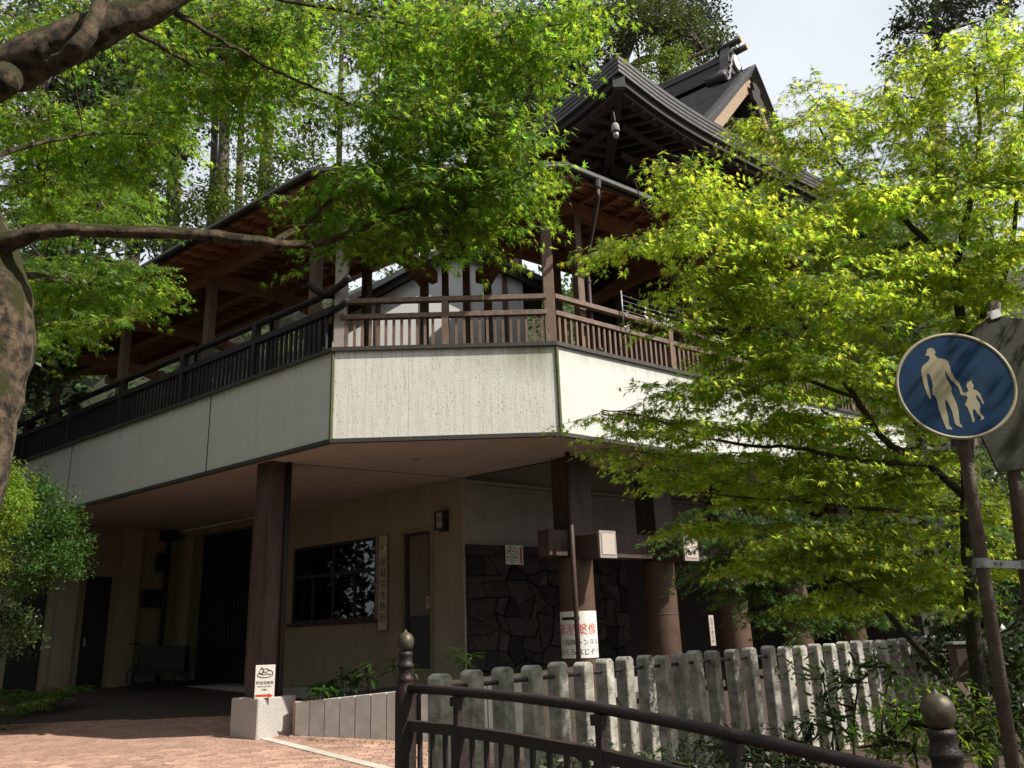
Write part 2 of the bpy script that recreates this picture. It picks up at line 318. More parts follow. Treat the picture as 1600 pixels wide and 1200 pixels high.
def sweep(prof, mat, name, segs=(0, 1, 2), smooth=False):
    mb = MB(); k = len(prof)
    for s in segs:
        for (n0, z0), (n1, z1) in [(prof[i], prof[(i + 1) % k]) for i in range(k)]:
            a = off(n0); b = off(n1)
            mb.add([a[s] + Z * z0, a[s + 1] + Z * z0, b[s + 1] + Z * z1, b[s] + Z * z1], [(0, 1, 2, 3)])
    return mb.m(name, mat, fix=False)
def rect(n0, n1, z0, z1): return [(n0, z0), (n1, z0), (n1, z1), (n0, z1)]

# ------------------------------------------------------------------ ground
def ground():
    xs = np.linspace(-400, 400, 41); ys = [-300, -50, 0, 5, 10.8, 14, 18, 22, 26, 40, 120, 400]
    v = [(x, y, min(gz(y), 1.0) - 0.06) for y in ys for x in xs]; n = len(xs)
    f = [(j * n + i, j * n + i + 1, (j + 1) * n + i + 1, (j + 1) * n + i) for j in range(len(ys) - 1) for i in range(n - 1)]
    struct('ground', mesh('ground', v, f, m_soil))
    # wooded hillside
    xs = np.linspace(-60, 60, 61); ys = np.linspace(24, 70, 36); v = []
    for y in ys:
        for x in xs:
            h = 0.9 + 26 * (1 - math.exp(-max(0, y - 24) / 15.0)) * (1 if y < 60 else 1) + 0.9 * math.sin(x * 0.35 + y * 0.2) + 0.6 * math.sin(x * 0.9 - y * 0.5)
            v.append((x, y + 1.5 * math.sin(x * .2), h if y > 24 else -0.3))
    n = len(xs); f = [(j * n + i, j * n + i + 1, (j + 1) * n + i + 1, (j + 1) * n + i) for j in range(len(ys) - 1) for i in range(n - 1)]
    struct('hillside', mesh('hillside', v, f, m_hill, True))
ground()
def hill_z(x, y): return 0.9 + 26 * (1 - math.exp(-max(0, y - 24) / 15.0))

def paving():
    mb = MB(); x0, x1 = -13, 9
    ys = [8.2, 10.8, 16, 24]
    for a, b in zip(ys[:-1], ys[1:]):
        mb.add([(x0, a, gz(a) - 0.012), (x1, a, gz(a) - 0.012), (x1, b, gz(b) - 0.012), (x0, b, gz(b) - 0.012)], [(0, 1, 2, 3)])
    base = struct('paving', mb.m('paving', m_joint))
    L_, W_, g_ = 0.24, 0.13, 0.013
    zz = 0.014
    def outline(l, w_):
        h = w_ / 2
        return [(-l/2, -h), (-l/4, -h + zz), (0, -h), (l/4, -h + zz), (l/2, -h), (l/2, h), (l/4, h + zz), (0, h), (-l/4, h + zz), (-l/2, h)]
    o1 = outline(L_ - g_, W_ - g_)
    n = len(o1); top = [(x * 0.975, y * 0.95 + (zz * 0.025), 0.0) for x, y in o1]; low = [(x, y, -0.006) for x, y in o1]; bot = [(x, y, -0.03) for x, y in o1]
    v = bot + low + top; f = [tuple(range(2 * n, 3 * n))]
    for k in (0, n): f += [(k + i, k + (i + 1) % n, k + n + (i + 1) % n, k + n + i) for i in range(n)]
    pm = mesh('paver', v, f, m_paver)
    rot = R(3); cs, sn = math.cos(rot), math.sin(rot); cells = []
    for j in range(-20, 75):
        for i in range(-70, 30):
            lx = i * L_ + (L_ / 2 if j % 2 else 0); ly = j * W_
            x = lx * cs - ly * sn - 2; y = lx * sn + ly * cs + 11
            if -11 < x < 0.6 and 10.82 < y < 16.2:
                p = pix((x, y, gz(y)))
                if -60 < p[0] < 720 and p[1] < 1230: cells.append((y, x))
    cells.sort(); sl_ = math.atan(0.07)
    def mw(x, y): return Matrix.Translation((x, y, gz(y) + random.uniform(-0.002, 0.002))) @ Matrix.Rotation(sl_, 4, 'X') @ Matrix.Rotation(rot + random.uniform(-.01, .01), 4, 'Z')
    vis = [c for c in cells if pix((c[1], c[0], gz(c[0])))[1] < 1203 and pix((c[1], c[0], gz(c[0])))[0] > -5]
    first = set(vis[:300])
    for y, x in vis[:300]: part('paver', pm, base, mw(x, y))
    V = np.array(v); rest = [c for c in cells if c not in first]; allv = []; allf = []
    for k, (y, x) in enumerate(rest):
        mm = np.array(mw(x, y)); allv.append(V @ mm[:3, :3].T + mm[:3, 3]); allf += [tuple(i + k * len(v) for i in q) for q in f]
    part('paver_field', mesh('paver_field', np.concatenate(allv), allf, m_paver), base, kind='stuff')
    # pale strip set in the paving
    a, b = Vector((-4.45, 14.3, 0)), Vector((-1.3, 10.95, 0)); d = (b - a).normalized(); s = Vector((-d.y, d.x, 0)) * 0.085; kb = MB(); N_ = 12
    ks = struct('kerb_strip', MB().hexa([a - s + Z * (gz(a.y) - .1), a + s + Z * (gz(a.y) - .1), b + s + Z * (gz(b.y) - .1), b - s + Z * (gz(b.y) - .1), a - s + Z * (gz(a.y) - .004), a + s + Z * (gz(a.y) - .004), b + s + Z * (gz(b.y) - .004), b - s + Z * (gz(b.y) - .004)]).m('kerb_strip', m_joint))
    for i in range(N_):
        p = a + (b - a) * (i / N_) + d * .006; q = a + (b - a) * ((i + 1) / N_) - d * .006
        part('kerb_stone', MB().hexa([p - s + Z * (gz(p.y) - .05), p + s + Z * (gz(p.y) - .05), q + s + Z * (gz(q.y) - .05), q - s + Z * (gz(q.y) - .05), p - s + Z * (gz(p.y) + .008), p + s + Z * (gz(p.y) + .008), q + s + Z * (gz(q.y) + .008), q - s + Z * (gz(q.y) + .008)]).m('kerb_stone', m_strip, b=.004), ks)
paving()

# ------------------------------------------------------------------ text
def text(body, size, ext=0.002, mat=None, vertical=False):
    vs, fs = [], []
    rows = list(body) if vertical else [body]
    for i, s in enumerate(rows):
        c = bpy.data.curves.new('glyphs', 'FONT'); c.body = s; c.size = size; c.extrude = ext; c.align_x = 'CENTER'; c.resolution_u = 3
        o = bpy.data.objects.new('glyphs', c); col.objects.link(o); bpy.context.view_layer.update()
        me = bpy.data.meshes.new_from_object(o.evaluated_get(bpy.context.evaluated_depsgraph_get()))
        bpy.data.objects.remove(o); k = len(vs)
        vs += [(v.co.x, v.co.y - (i * size * 1.12 if vertical else 0), v.co.z) for v in me.vertices]
        fs += [tuple(j + k for j in p.vertices) for p in me.polygons]; bpy.data.meshes.remove(me); bpy.data.curves.remove(c)
    ys = [v[1] for v in vs]; cy = (min(ys) + max(ys)) / 2
    return mesh('lettering', [(x, y - cy, z) for x, y, z in vs], fs, mat)
def face(o, xdir, up=Z):  # local x right, y up, z out of the face
    x = Vector(xdir).normalized(); y = Vector(up); z = x.cross(y).normalized(); y = z.cross(x)
    m_ = Matrix((x, y, z)).transposed().to_4x4(); m_.translation = o; return m_

# ------------------------------------------------------------------ the temple office with its balcony and roofed walkway
tb = thing('temple_office', 'two storey temple office with white curved balcony front and open timber walkway on top', 'building', (-2.0, 14.5, 0.26))
def fascia():
    def wing(F, cuts, mat, u1, name):
        f = part('fascia', fm('fascia', m_mortar, F, 0.03, u1, 0.03, 0.2, ZS + .02, ZT - .02), tb)
        for a, b in zip(cuts[:-1], cuts[1:]):
            part('fascia_panel', fm('fascia_panel', mat, F, a + .003, b - .003, 0.0, 0.03, ZS + 0.03, ZT - 0.03), f)
        return f
    wing(FL, [0.04, .85, 2.0, 3.5, 4.9, 6.3, 7.7, 9.1, 10.6, 12.1, 13.6, 15], m_fascia, 15, 'l')
    wing(FR, [0.04, 1.8, 3.6, 5.4, 7.2, 9, 10.9], m_fascia, 10.9, 'r')
    f = part('fascia', fm('fascia', m_mortar, FC, .03, LC - .03, .03, .2, ZS + .02, ZT - .02), tb)
    for i in range(3):
        a = .03 + (LC - .06) * i / 3; b = .03 + (LC - .06) * (i + 1) / 3
        part('fascia_panel', fm('fascia_panel', m_render, FC, a + .0015, b - .0015, 0, .03, ZS + .03, ZT - .03), f)
    for F, u in ((FL, 3.5), (FL, 9.1)): part('joint_strip', fm('joint_strip', m_trim, F, u - .014, u + .014, -.004, .02, ZS + .03, ZT - .03), tb)
    for c in (A0, B0):
        part('corner_trim', MB().tube([c + Z * (ZS + .01), c + Z * (ZT - .01)], .032, 8).m('corner_trim', m_algae), tb)
    part('coping', sweep(rect(-.05, .24, ZT - .03, ZT + .035), m_trim, 'coping'), tb)
    part('drip_edge', sweep(rect(-.03, .05, ZS - .035, ZS + .03), m_trim, 'drip_edge'), tb)
    part('balcony_floor', sweep(rect(.2, 4.6, ZT - .25, ZT - .05), m_darkwood, 'balcony_floor'), tb)
    # soffit: left wing strip out to the office wall line, right strip narrower
    o0, o1 = off(.05), off(3.9)
    def poly(pts, z, name, mat, th=.05):
        n = len(pts); v = [Vector(p) + Z * z for p in pts] + [Vector(p) + Z * (z + th) for p in pts]
        f = [tuple(range(n)), tuple(range(n, 2 * n))[::-1]] + [(i, (i + 1) % n, n + (i + 1) % n, n + i) for i in range(n)]
        return MB().add(v, f).m(name, mat)
    e = A0 + nL * 3.9; k2 = isect(e, uL, B0 + nR * 1.75, uR)
    so_ = part('soffit', poly([o0[0], o0[1], o0[2], B0 + nR * .05 + uR * 11, B0 + nR * 1.75 + uR * 11, k2, e + uL * LFAR], ZS, 'soffit', m_soffit), tb)
    part('soffit_edge', MB().beam(e + uL * .6 + Z * (ZS + .18), k2 + Z * (ZS + .18), .03, .4).m('soffit_edge', m_trim), tb)
    a = at_z(425, 722, ZS - .001); b = at_z(733, 747.5, ZS - .001); part('soffit_joint', MB().beam(a, b, .03, .006).m('soffit_joint', m_trim), so_)
    for (x, y) in ((651, 717),):
        p = at_z(x, y, ZS); part('downlight', MB().lathe(p, [(0, -.004), (.075, -.006), (.09, -.012), (.095, 0.01)], 20).m('downlight', m_galv, True), so_)
    for pts in ([(690, 737), (725, 732), (752, 740), (716, 747)], [(585, 758), (630, 751), (660, 757), (612, 766)], [(465, 783), (505, 777), (523, 782), (480, 788)], [(495, 747), (570, 753), (570, 755), (495, 749)], [(335, 774), (395, 777), (395, 779), (335, 776)], [(225, 797), (325, 800), (325, 802), (225, 799)]):
        q = [at_z(x, y, ZS - .001) for x, y in pts]; mb = MB()
        for i in range(4): mb.beam(q[i], q[(i + 1) % 4], .014, .005)
        part('ceiling_hatch', mb.m('ceiling_hatch', m_grey), so_)
    part('upper_ceiling', poly([k2, B0 + nR * 1.75 + uR * 11, B0 + nR * 4.04 + uR * 11, B0 + nR * 4.04 + uR * .73], 5.3, 'upper_ceiling', m_grey), tb)
    part('inner_soffit_face', MB().beam(k2 + Z * 4.98, B0 + nR * 1.75 + uR * 11 + Z * 4.98, .04, .62).m('inner_soffit_face', m_grey), tb)
fascia()

# --- office wall (plane n = 3.92 of the left wing)
NW = 3.92
def holewall(F, u0, u1, z0, z1, n0, n1, holes, mat, name):
    us = sorted({u0, u1, *[h[0] for h in holes], *[h[1] for h in holes]}); zs = sorted({z0, z1, *[h[2] for h in holes], *[h[3] for h in holes]}); mb = MB()
    for a, b in zip(us[:-1], us[1:]):
        for c, d in zip(zs[:-1], zs[1:]):
            if any(h[0] <= (a + b) / 2 <= h[1] and h[2] <= (c + d) / 2 <= h[3] for h in holes): continue
            mb.hexa(fbox(F, a, b, n0, n1, c, d))
    m_ = mb.m(name, mat, fix=False); b = bmesh.new(); b.from_mesh(m_); bmesh.ops.remove_doubles(b, verts=b.verts, dist=1e-4)
    # drop interior faces shared by two cells
    seen = {}
    for f_ in b.faces: seen.setdefault(tuple(sorted(v.index for v in f_.verts)), []).append(f_)
    bmesh.ops.delete(b, geom=[f_ for fs in seen.values() if len(fs) > 1 for f_ in fs], context='FACES')
    bmesh.ops.recalc_face_normals(b, faces=b.faces); b.to_mesh(m_); b.free(); return m_
def office():
    W = (3.29, 6.1, 2.02, 3.70); D_ = (1.70, 2.45, 0.95, 3.70); G = (7.75, 10.4, 0.5, 4.42)
    ow = part('office_wall', holewall(FL, .81, 11.2, .3, ZS, NW, NW + .18, [W, D_, G], m_tan, 'office_wall'), tb)
    part('wall_edge_trim', fm('wall_edge_trim', m_greypost, FL, .775, .808, NW - .02, NW + .19, .5, ZS - .002), tb)
    def frame(parent, u0, u1, z0, z1, t, n0, n1, bars=(), rails=()):
        mb = MB()
        for a in ((u0, u0 + t, z0, z1), (u1 - t, u1, z0, z1)): mb.hexa(fbox(FL, a[0], a[1], n0, n1, a[2], a[3]))
        for a in ((z0, z0 + t), (z1 - t, z1)): mb.hexa(fbox(FL, u0 + t, u1 - t, n0 + .002, n1 - .002, *a))
        for zz in rails: mb.hexa(fbox(FL, u0 + t, u1 - t, n0 + .004, n1 - .004, zz - .035, zz + .035))
        for uu, za, zb in bars: mb.hexa(fbox(FL, uu - .025, uu + .025, n0 + .006, n1 - .006, za, zb))
        return mb
    u0, u1, z0, z1 = W
    zr = 3.03; ub = [4.0, 4.7, 5.4]
    wf = part('window', frame(None, u0, u1, z0, z1, .06, NW + .02, NW + .10, [(u, z0, zr) for u in ub] + [(4.7, zr, z1)], [zr]).m('window', m_frame), tb)
    for a, b in zip([u0] + ub, ub + [u1]): part('pane', fm('pane', m_glass, FL, a + .03, b - .03, NW + .055, NW + .061, z0 + .05, zr - .03), wf)
    for a, b in ((u0, 4.7), (4.7, u1)): part('pane', fm('pane', m_glass, FL, a + .03, b - .03, NW + .055, NW + .061, zr + .03, z1 - .05), wf)
    part('window_sill', fm('window_sill', m_col, FL, u0 - .12, u1 + .3, NW - .06, NW + .05, z0 - .07, z0 - .001), tb)
    # dim room behind the window
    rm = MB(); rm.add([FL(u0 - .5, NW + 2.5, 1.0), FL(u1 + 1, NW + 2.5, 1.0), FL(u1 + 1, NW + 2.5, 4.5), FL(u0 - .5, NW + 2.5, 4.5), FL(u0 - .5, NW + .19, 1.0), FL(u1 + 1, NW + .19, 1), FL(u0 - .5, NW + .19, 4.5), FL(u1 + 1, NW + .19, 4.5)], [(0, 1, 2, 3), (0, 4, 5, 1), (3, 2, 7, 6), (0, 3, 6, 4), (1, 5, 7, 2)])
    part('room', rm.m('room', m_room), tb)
    # objects on the inner sill and a blind box seen through the glass
    part('counter', fm('counter', m_darkwood, FL, u0 + .1, u1, NW + .2, NW + .7, 1.2, 2.05), tb)
    # door
    u0, u1, z0, z1 = D_
    df = part('door', frame(None, u0, u1, z0, z1, .09, NW + .04, NW + .12, [], [2.0]).m('door', m_frame), tb)
    part('door_panel', fm('door_panel', m_frost, FL, u0 + .09, u1 - .09, NW + .075, NW + .085, 2.035, z1 - .09), df)
    part('kick_panel', fm('kick_panel', m_frame, FL, u0 + .09, u1 - .09, NW + .07, NW + .09, z0 + .09, 1.965), df)
    part('handle', MB().tube([FL(u1 - .045, NW + .04, 2.12), FL(u1 - .045, NW - .02, 2.12), FL(u1 - .045, NW - .02, 2.0), FL(u1 - .045, NW + .04, 2.0)], .012, 8).m('handle', m_galv, True), df)
    part('door_surround', frame(None, u0 - .10, u1 + .10, z0, z1 + .06, .095, NW - .02, NW + .03).m('door_surround', m_tan), tb)
    # gate: dark slatted sliding doors
    u0, u1, z0, z1 = G
    gp = part('gate', fm('gate', m_black, FL, u0, u1, NW + .30, NW + .34, z0, z1), tb)
    k = 16
    for i in range(k):
        a = u0 + (u1 - u0) * i / k; part('slat', fm('slat', m_black, FL, a + .01, a + (u1 - u0) / k - .03, NW + .27, NW + .30, z0, z1), gp)
    part('gate_reveal', MB().hexa(fbox(FL, u0 - .12, u0, NW - .03, NW + .3, z0, z1)).hexa(fbox(FL, u1, u1 + .12, NW - .03, NW + .3, z0, z1)).hexa(fbox(FL, u0 - .12, u1 + .12, NW - .03, NW + .3, z1 + .001, z1 + .12)).m('gate_reveal', m_tan), tb)
    # end wall closing the undercroft
    ew = part('end_wall', fm('end_wall', m_tan, FL, 11.2, 11.4, -.6, NW + .2, .3, ZS - .002), tb)
    for n0, n1 in ((2.35, 2.85), (.9, 1.35)): part('pilaster', fm('pilaster', m_tan, FL, 11.0, 11.2, n0, n1, .4, ZS - .004), tb)
    for n0, n1 in ((1.6, 2.2), (.0, .7)):
        d = part('door', fm('door', m_black, FL, 11.15, 11.197, n0, n1, .5, 3.35), tb); part('handle', fm('handle', m_galv, FL, 11.11, 11.15, n0 + .06, n0 + .09, 1.7, 1.9), d)
    part('pipe', MB().tube([FL(10.9, 3.5, .75), FL(10.9, 3.5, 4.45)], .06, 10).m('pipe', m_black, True), tb)
    part('pipe_head', fm('pipe_head', m_black, FL, 10.75, 11.05, 3.3, 3.7, 4.32, 4.55), tb)
    part('floor_slab', MB().hexa(fbox(FL, -1, 11.4, NW - .6, NW + 4, .2, .72)).m('floor_slab', m_grey), tb)
office()
# --- left column on its granite plinth
cb = Vector((-4.17, 14.22, 0)); gcz = gz(cb.y) - .02
def colframe(u, n, z): return cb + uL * u + nL * n + Z * z
part('plinth', fm('plinth', m_granite, colframe, -.36, .36, -.36, .36, gcz - .1, .80, b=.015), tb)
part('column', fm('column', m_col, colframe, -.215, .215, -.215, .215, .80, ZS + .02, b=.012), tb)
part('downpipe', MB().tube([colframe(-.265, .1, .81), colframe(-.265, .1, ZS)], .042, 10).m('downpipe', m_black, True), tb)
for zz in (1.9, 3.3): part('pipe_clip', MB().tube([colframe(-.265, .1, zz), colframe(-.265, .1, zz + .04)], .05, 10).m('pipe_clip', m_black), tb)

# --- right wing undercroft: columns, beams, stone wall
KU = .73; NB = 3.84
def rightbay():
    part('back_wall', fm('back_wall', m_grey, FR, KU, 11, NB, NB + .2, 3.3, 5.3), tb)
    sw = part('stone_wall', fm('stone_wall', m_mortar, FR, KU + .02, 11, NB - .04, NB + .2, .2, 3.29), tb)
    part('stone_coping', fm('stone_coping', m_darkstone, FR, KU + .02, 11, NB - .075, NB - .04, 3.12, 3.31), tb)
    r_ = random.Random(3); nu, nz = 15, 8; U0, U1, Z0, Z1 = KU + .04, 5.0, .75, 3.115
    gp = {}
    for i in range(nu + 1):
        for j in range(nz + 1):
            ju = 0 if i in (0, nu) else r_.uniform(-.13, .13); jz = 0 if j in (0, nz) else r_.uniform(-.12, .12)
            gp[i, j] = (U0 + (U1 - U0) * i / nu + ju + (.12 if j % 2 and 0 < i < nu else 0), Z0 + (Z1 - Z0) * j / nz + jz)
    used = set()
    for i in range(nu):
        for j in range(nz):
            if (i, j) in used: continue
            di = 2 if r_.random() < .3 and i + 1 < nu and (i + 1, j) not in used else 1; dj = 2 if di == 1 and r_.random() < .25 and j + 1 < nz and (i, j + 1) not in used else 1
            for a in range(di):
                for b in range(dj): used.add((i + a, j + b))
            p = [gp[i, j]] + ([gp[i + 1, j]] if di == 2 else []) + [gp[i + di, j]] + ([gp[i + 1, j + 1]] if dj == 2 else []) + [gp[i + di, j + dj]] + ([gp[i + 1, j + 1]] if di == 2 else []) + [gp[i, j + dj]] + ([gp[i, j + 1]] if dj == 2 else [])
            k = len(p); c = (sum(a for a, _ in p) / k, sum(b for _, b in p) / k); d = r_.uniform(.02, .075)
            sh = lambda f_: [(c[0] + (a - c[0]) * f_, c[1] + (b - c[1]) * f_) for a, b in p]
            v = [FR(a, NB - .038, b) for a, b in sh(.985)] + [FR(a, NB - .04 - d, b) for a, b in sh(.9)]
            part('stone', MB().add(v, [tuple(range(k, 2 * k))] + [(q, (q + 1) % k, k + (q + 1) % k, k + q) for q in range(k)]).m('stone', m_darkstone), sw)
    part('conduit', MB().tube([FR(KU + .1, NB - .06, 4.55), FR(10.8, NB - .06, 4.55)], .035, 8).tube([FR(KU + .3, NB - .06, 4.46), FR(10.8, NB - .06, 4.46)], .02, 8).m('conduit', m_grey, True), tb)
    for i, u in enumerate((1.42, 3.5, 5.58, 7.66, 9.74)):
        c = FR(u, 1.42, 0)
        co = part('column', MB().lathe(c, [(.30, gz(c.y) - .1), (.30, 2.83)], 28).m('column', m_colr if i else m_colr, True, fix=False), tb)
        part('column_ring', MB().lathe(c, [(.302, 1.86), (.306, 1.865), (.306, 1.875), (.302, 1.88)], 28).m('column_ring', m_trim, True, fix=False), co)
        part('upper_column', fm('upper_column', m_col, FR, u - .25, u + .25, 1.17, 1.67, 2.8, 4.7, b=.01), tb)
        bm_ = part('cross_beam', fm('cross_beam', m_col, FR, u - .17, u + .17, .62, 1.168, 2.80, 3.20, b=.01), tb)
        part('beam_end_frame', fm('beam_end_frame', m_greypost, FR, u - .19, u + .19, .575, .62, 2.775, 3.225), bm_)
        part('beam_end_panel', fm('beam_end_panel', m_soffit, FR, u - .145, u + .145, .565, .575, 2.83, 3.17), bm_)
    for u0, u1 in ((.72, 1.165), (1.675, 3.245), (3.755, 5.325), (5.835, 7.405), (7.915, 9.485)):
        part('tie_beam', fm('tie_beam', m_col, FR, u0, u1, 1.27, 1.57, 2.86, 3.30, b=.01), tb)
    part('end_wall', fm('end_wall', m_mortar, FR, 10.8, 11, .3, NB, .2, 5.3), tb)
    p = FR(1.2, .98, 0); q = on(897, 900, p, nR); part('downpipe', MB().tube([Vector((q.x, q.y, gz(q.y) - .05)), Vector((q.x, q.y, ZS))], .042, 12).m('downpipe', m_pipe, True), tb)
    return q
rightbay()

# --- balcony railings
def railing(F, us, posts, mat, mats, zr, wr, balsp, u0, u1, n=.12, baseh=.05):
    mb = MB()
    for z, h in zr: mb.hexa(fbox(F, u0, u1, n - wr / 2, n + wr / 2, z - h / 2, z + h / 2))
    rl = part('railing', mb.m('railing', mat, b=.006), tb)
    zb1 = zr[-1][0] - zr[-1][1] / 2; k = 0
    u = u0 + balsp * .7
    while u < u1 - .03:
        if all(abs(u - p) > .09 for p in posts): part('baluster', fm('baluster', mats, F, u - .022, u + .022, n - .022, n + .022, ZT + .035, zb1), rl)
        u += balsp
    for p in posts: part('post', fm('post', mats, F, p - .055, p + .055, n - .06, n + .06, ZT + .03, zr[0][0] - zr[0][1] / 2 + .0), rl)
    return rl
railing(FC, None, [1.8], m_woodh, m_greypost if 0 else m_wood, [(6.98, .085), (6.70, .085)], .10, .128, .10, LC - .12)
railing(FR, None, [2.9, 4.9, 6.9, 8.9], m_woodh, m_wood, [(7.0, .085), (6.70, .085)], .10, .128, .10, 10.6)
# left wing: black lacquered railing with three rails and curved ends
lr = railing(FL, None, [2.2, 4.6, 7.0, 9.4, 11.8], m_black, m_black, [(6.80, .12)], .11, .135, .12, 14.5, n=.02)
mb = MB(); tip = [FL(14.5, .02, 7.13), FL(3, .02, 7.13), FL(.6, .02, 7.13), FL(.1, .02, 7.15), FL(-.2, .02, 7.22), FL(-.34, .02, 7.30)]
part('top_rail', mb.tube(tip, [.06, .06, .06, .06, .062, .066], 12).m('top_rail', m_black, True), tb)
part('rail_tip', MB().tube([FL(.35, -.30, 7.28), FL(.30, -.16, 7.18), FL(.28, .02, 7.14), FL(.26, .3, 7.2), FL(.25, .42, 7.3)], [.06, .055, .055, .05, .05], 10).m('rail_tip', m_black, True), tb)
part('rail_tip', MB().tube([FL(.12, .02, 6.80), FL(-.15, .02, 6.82), FL(-.30, .02, 6.90)], .058, 10).m('rail_tip', m_black, True), tb)
for u in [2.2, 4.6, 7.0, 9.4, 11.8]: part('post', fm('post', m_black, FL, u - .06, u + .06, -.04, .08, 6.865, 7.13), tb)
# --- walkway posts, beams, rafters, boards
EZ = 8.86
def rz(n): return EZ + .26 * (n + .72)
def walkway():
    PH = 8.78
    PI_ = 9.50
    def post(p, d, w_=.17, mat=m_wood, z0=ZT - .05, z1=PH):
        n_ = Vector((-d.y, d.x, 0)); F = lambda u, n, z: p + d * u + n_ * n + Z * z
        return part('walkway_post', fm('walkway_post', mat, F, -w_ / 2, w_ / 2, -w_ / 2, w_ / 2, z0, z1, b=.006), tb)
    o3 = off(.20)
    post(o3[1], uC, .19, m_greypost); post(o3[2], uC, .18)
    for u in (.9, 4.26, 7.72, 11.1): post(FL(u, .3, 0), uL)
    for u in (.86, 3.9, 7.2): post(FR(u, .3, 0), uR, .15)
    ni = 3.3; oi = off(ni)
    post(oi[1], uC, z1=PI_); post(oi[2], uC, z1=PI_)
    for u in (3.0, 6.4, 9.8): post(A0 + nL * ni + uL * u, uL, z1=PI_)
    for u in (3.0, 6.2): post(B0 + nR * ni + uR * u, uR, z1=PI_)
    for t in (.33, .66): post(oi[1].lerp(oi[2], t), uC, .14, z1=PI_)
    part('wall_plate', sweep(rect(.2, .4, PH + .001, PH + .27), m_red, 'wall_plate'), tb)
    part('wall_plate', sweep(rect(ni - .1, ni + .1, PI_ + .001, PI_ + .22), m_red, 'wall_plate'), tb)
    part('middle_purlin', sweep(rect(1.7, 1.9, rz(1.8) - .36, rz(1.8) - .12), m_red, 'middle_purlin'), tb)
    # tie beams, slightly cambered
    def tie(p, q):
        p = Vector(p); q = Vector(q); mb = MB(); pts = [p.lerp(q, t) + Z * (.16 * math.sin(math.pi * t)) for t in (0, .25, .5, .75, 1)]
        d = (q - p).normalized(); s = Vector((-d.y, d.x, 0)) * .08; k = []
        for x in pts: k += [x - s - Z * .13, x + s - Z * .13, x + s + Z * .13, x - s + Z * .13]
        f = [(0, 1, 2, 3)[::-1], (16, 17, 18, 19)]
        for i in range(4):
            for j in range(4): f.append((i * 4 + j, i * 4 + (j + 1) % 4, i * 4 + 4 + (j + 1) % 4, i * 4 + 4 + j))
        part('tie_beam', mb.add(k, f).m('tie_beam', m_red), tb)
        mid = p.lerp(q, .5) + Z * .3; part('strut', MB().beam(mid, mid + Z * (rz(1.8) - .42 - mid.z), .12, .12, up=d).m('strut', m_red), tb)
    zt_ = PH - .06
    for u in (.9, 4.26, 7.72, 11.1): tie(FL(u, .3, zt_), FL(u, ni, zt_))
    for u in (.86, 3.9, 7.2): tie(FR(u, .3, zt_), FR(u, ni, zt_))
    oo = off(.3)
    tie(oo[1] + Z * zt_, oi[1] + Z * zt_); tie(oo[2] + Z * zt_, oi[2] + Z * zt_)
    prof_o = [(-.72, rz(-.72)), (3.9, rz(3.9)), (3.9, rz(3.9) + .1), (-.72, rz(-.72) + .06)]
    rf = part('walkway_roof', sweep(prof_o, m_board, 'walkway_roof'), tb)
    part('roof_covering', sweep([(-.78, rz(-.72) + .065), (3.96, rz(3.9) + .12), (3.96, rz(3.9) + .2), (-.78, rz(-.72) + .12)], m_copper, 'roof_covering'), rf)
    # rafters, fanned at the corners; planks between them run along the eave
    def raft(a, b, na, nb):
        p = a + Z * (rz(na) - .055); q = b + Z * (rz(nb) - .055); part('rafter', MB().beam(p, q, .065, .10).m('rafter', m_red), rf)
    for na, nb in ((-.66, 3.85),):
        a, b = off(na), off(nb)
        for s, step in ((0, .42), (1, .36), (2, .42)):
            L_ = max((a[s + 1] - a[s]).length, (b[s + 1] - b[s]).length); k = int(L_ / step)
            for i in range(k + 1):
                t = (i + .02 if i == 0 else i) / k; raft(a[s].lerp(a[s + 1], t), b[s].lerp(b[s + 1], t), na, nb)
    # plank seams as thin battens
    for i, n in enumerate(np.arange(-.45, 3.7, .36)): part('plank_batten', sweep(rect(n - .012, n + .012, rz(n) - .012, rz(n) + .01), m_darkwood, 'plank_batten'), rf)
    g = off(-.78); ge = [p + Z * (EZ + .03) for p in g]; part('gutter', MB().tube(ge, .045, 8).m('gutter', m_trim, True), rf)
    part('eave_board', sweep(rect(-.72, -.69, EZ - .05, EZ + .06), m_darkwood, 'eave_board'), rf)
    # rain pipe at the right corner: hopper, swan neck, drop along the second post, elbow on the coping
    p0 = g[2].lerp(g[3], .06) + Z * (EZ + .02); pp = FR(1.03, .22, 0)
    hp = part('rain_hopper', MB().lathe(p0 - Z * .22, [(.03, 0), (.06, .05), (.07, .2), (.075, .2)], 10).m('rain_hopper', m_trim), tb)
    e1 = FR(1.02, .0, ZT + .09)
    part('rain_pipe', MB().tube([p0 - Z * .2, p0 - Z * .34, pp + Z * 7.95, pp + Z * 7.8, pp + Z * (ZT + .2), pp.lerp(Vector((e1.x, e1.y, 0)), .4) + Z * (ZT + .1), e1], .038, 10).m('rain_pipe', m_pipe, True), tb)
    for z in (6.6, 7.5): part('pipe_clip', MB().tube([pp + Z * z, pp + Z * (z + .05)], .05, 10).m('pipe_clip', m_trim), tb)
walkway()

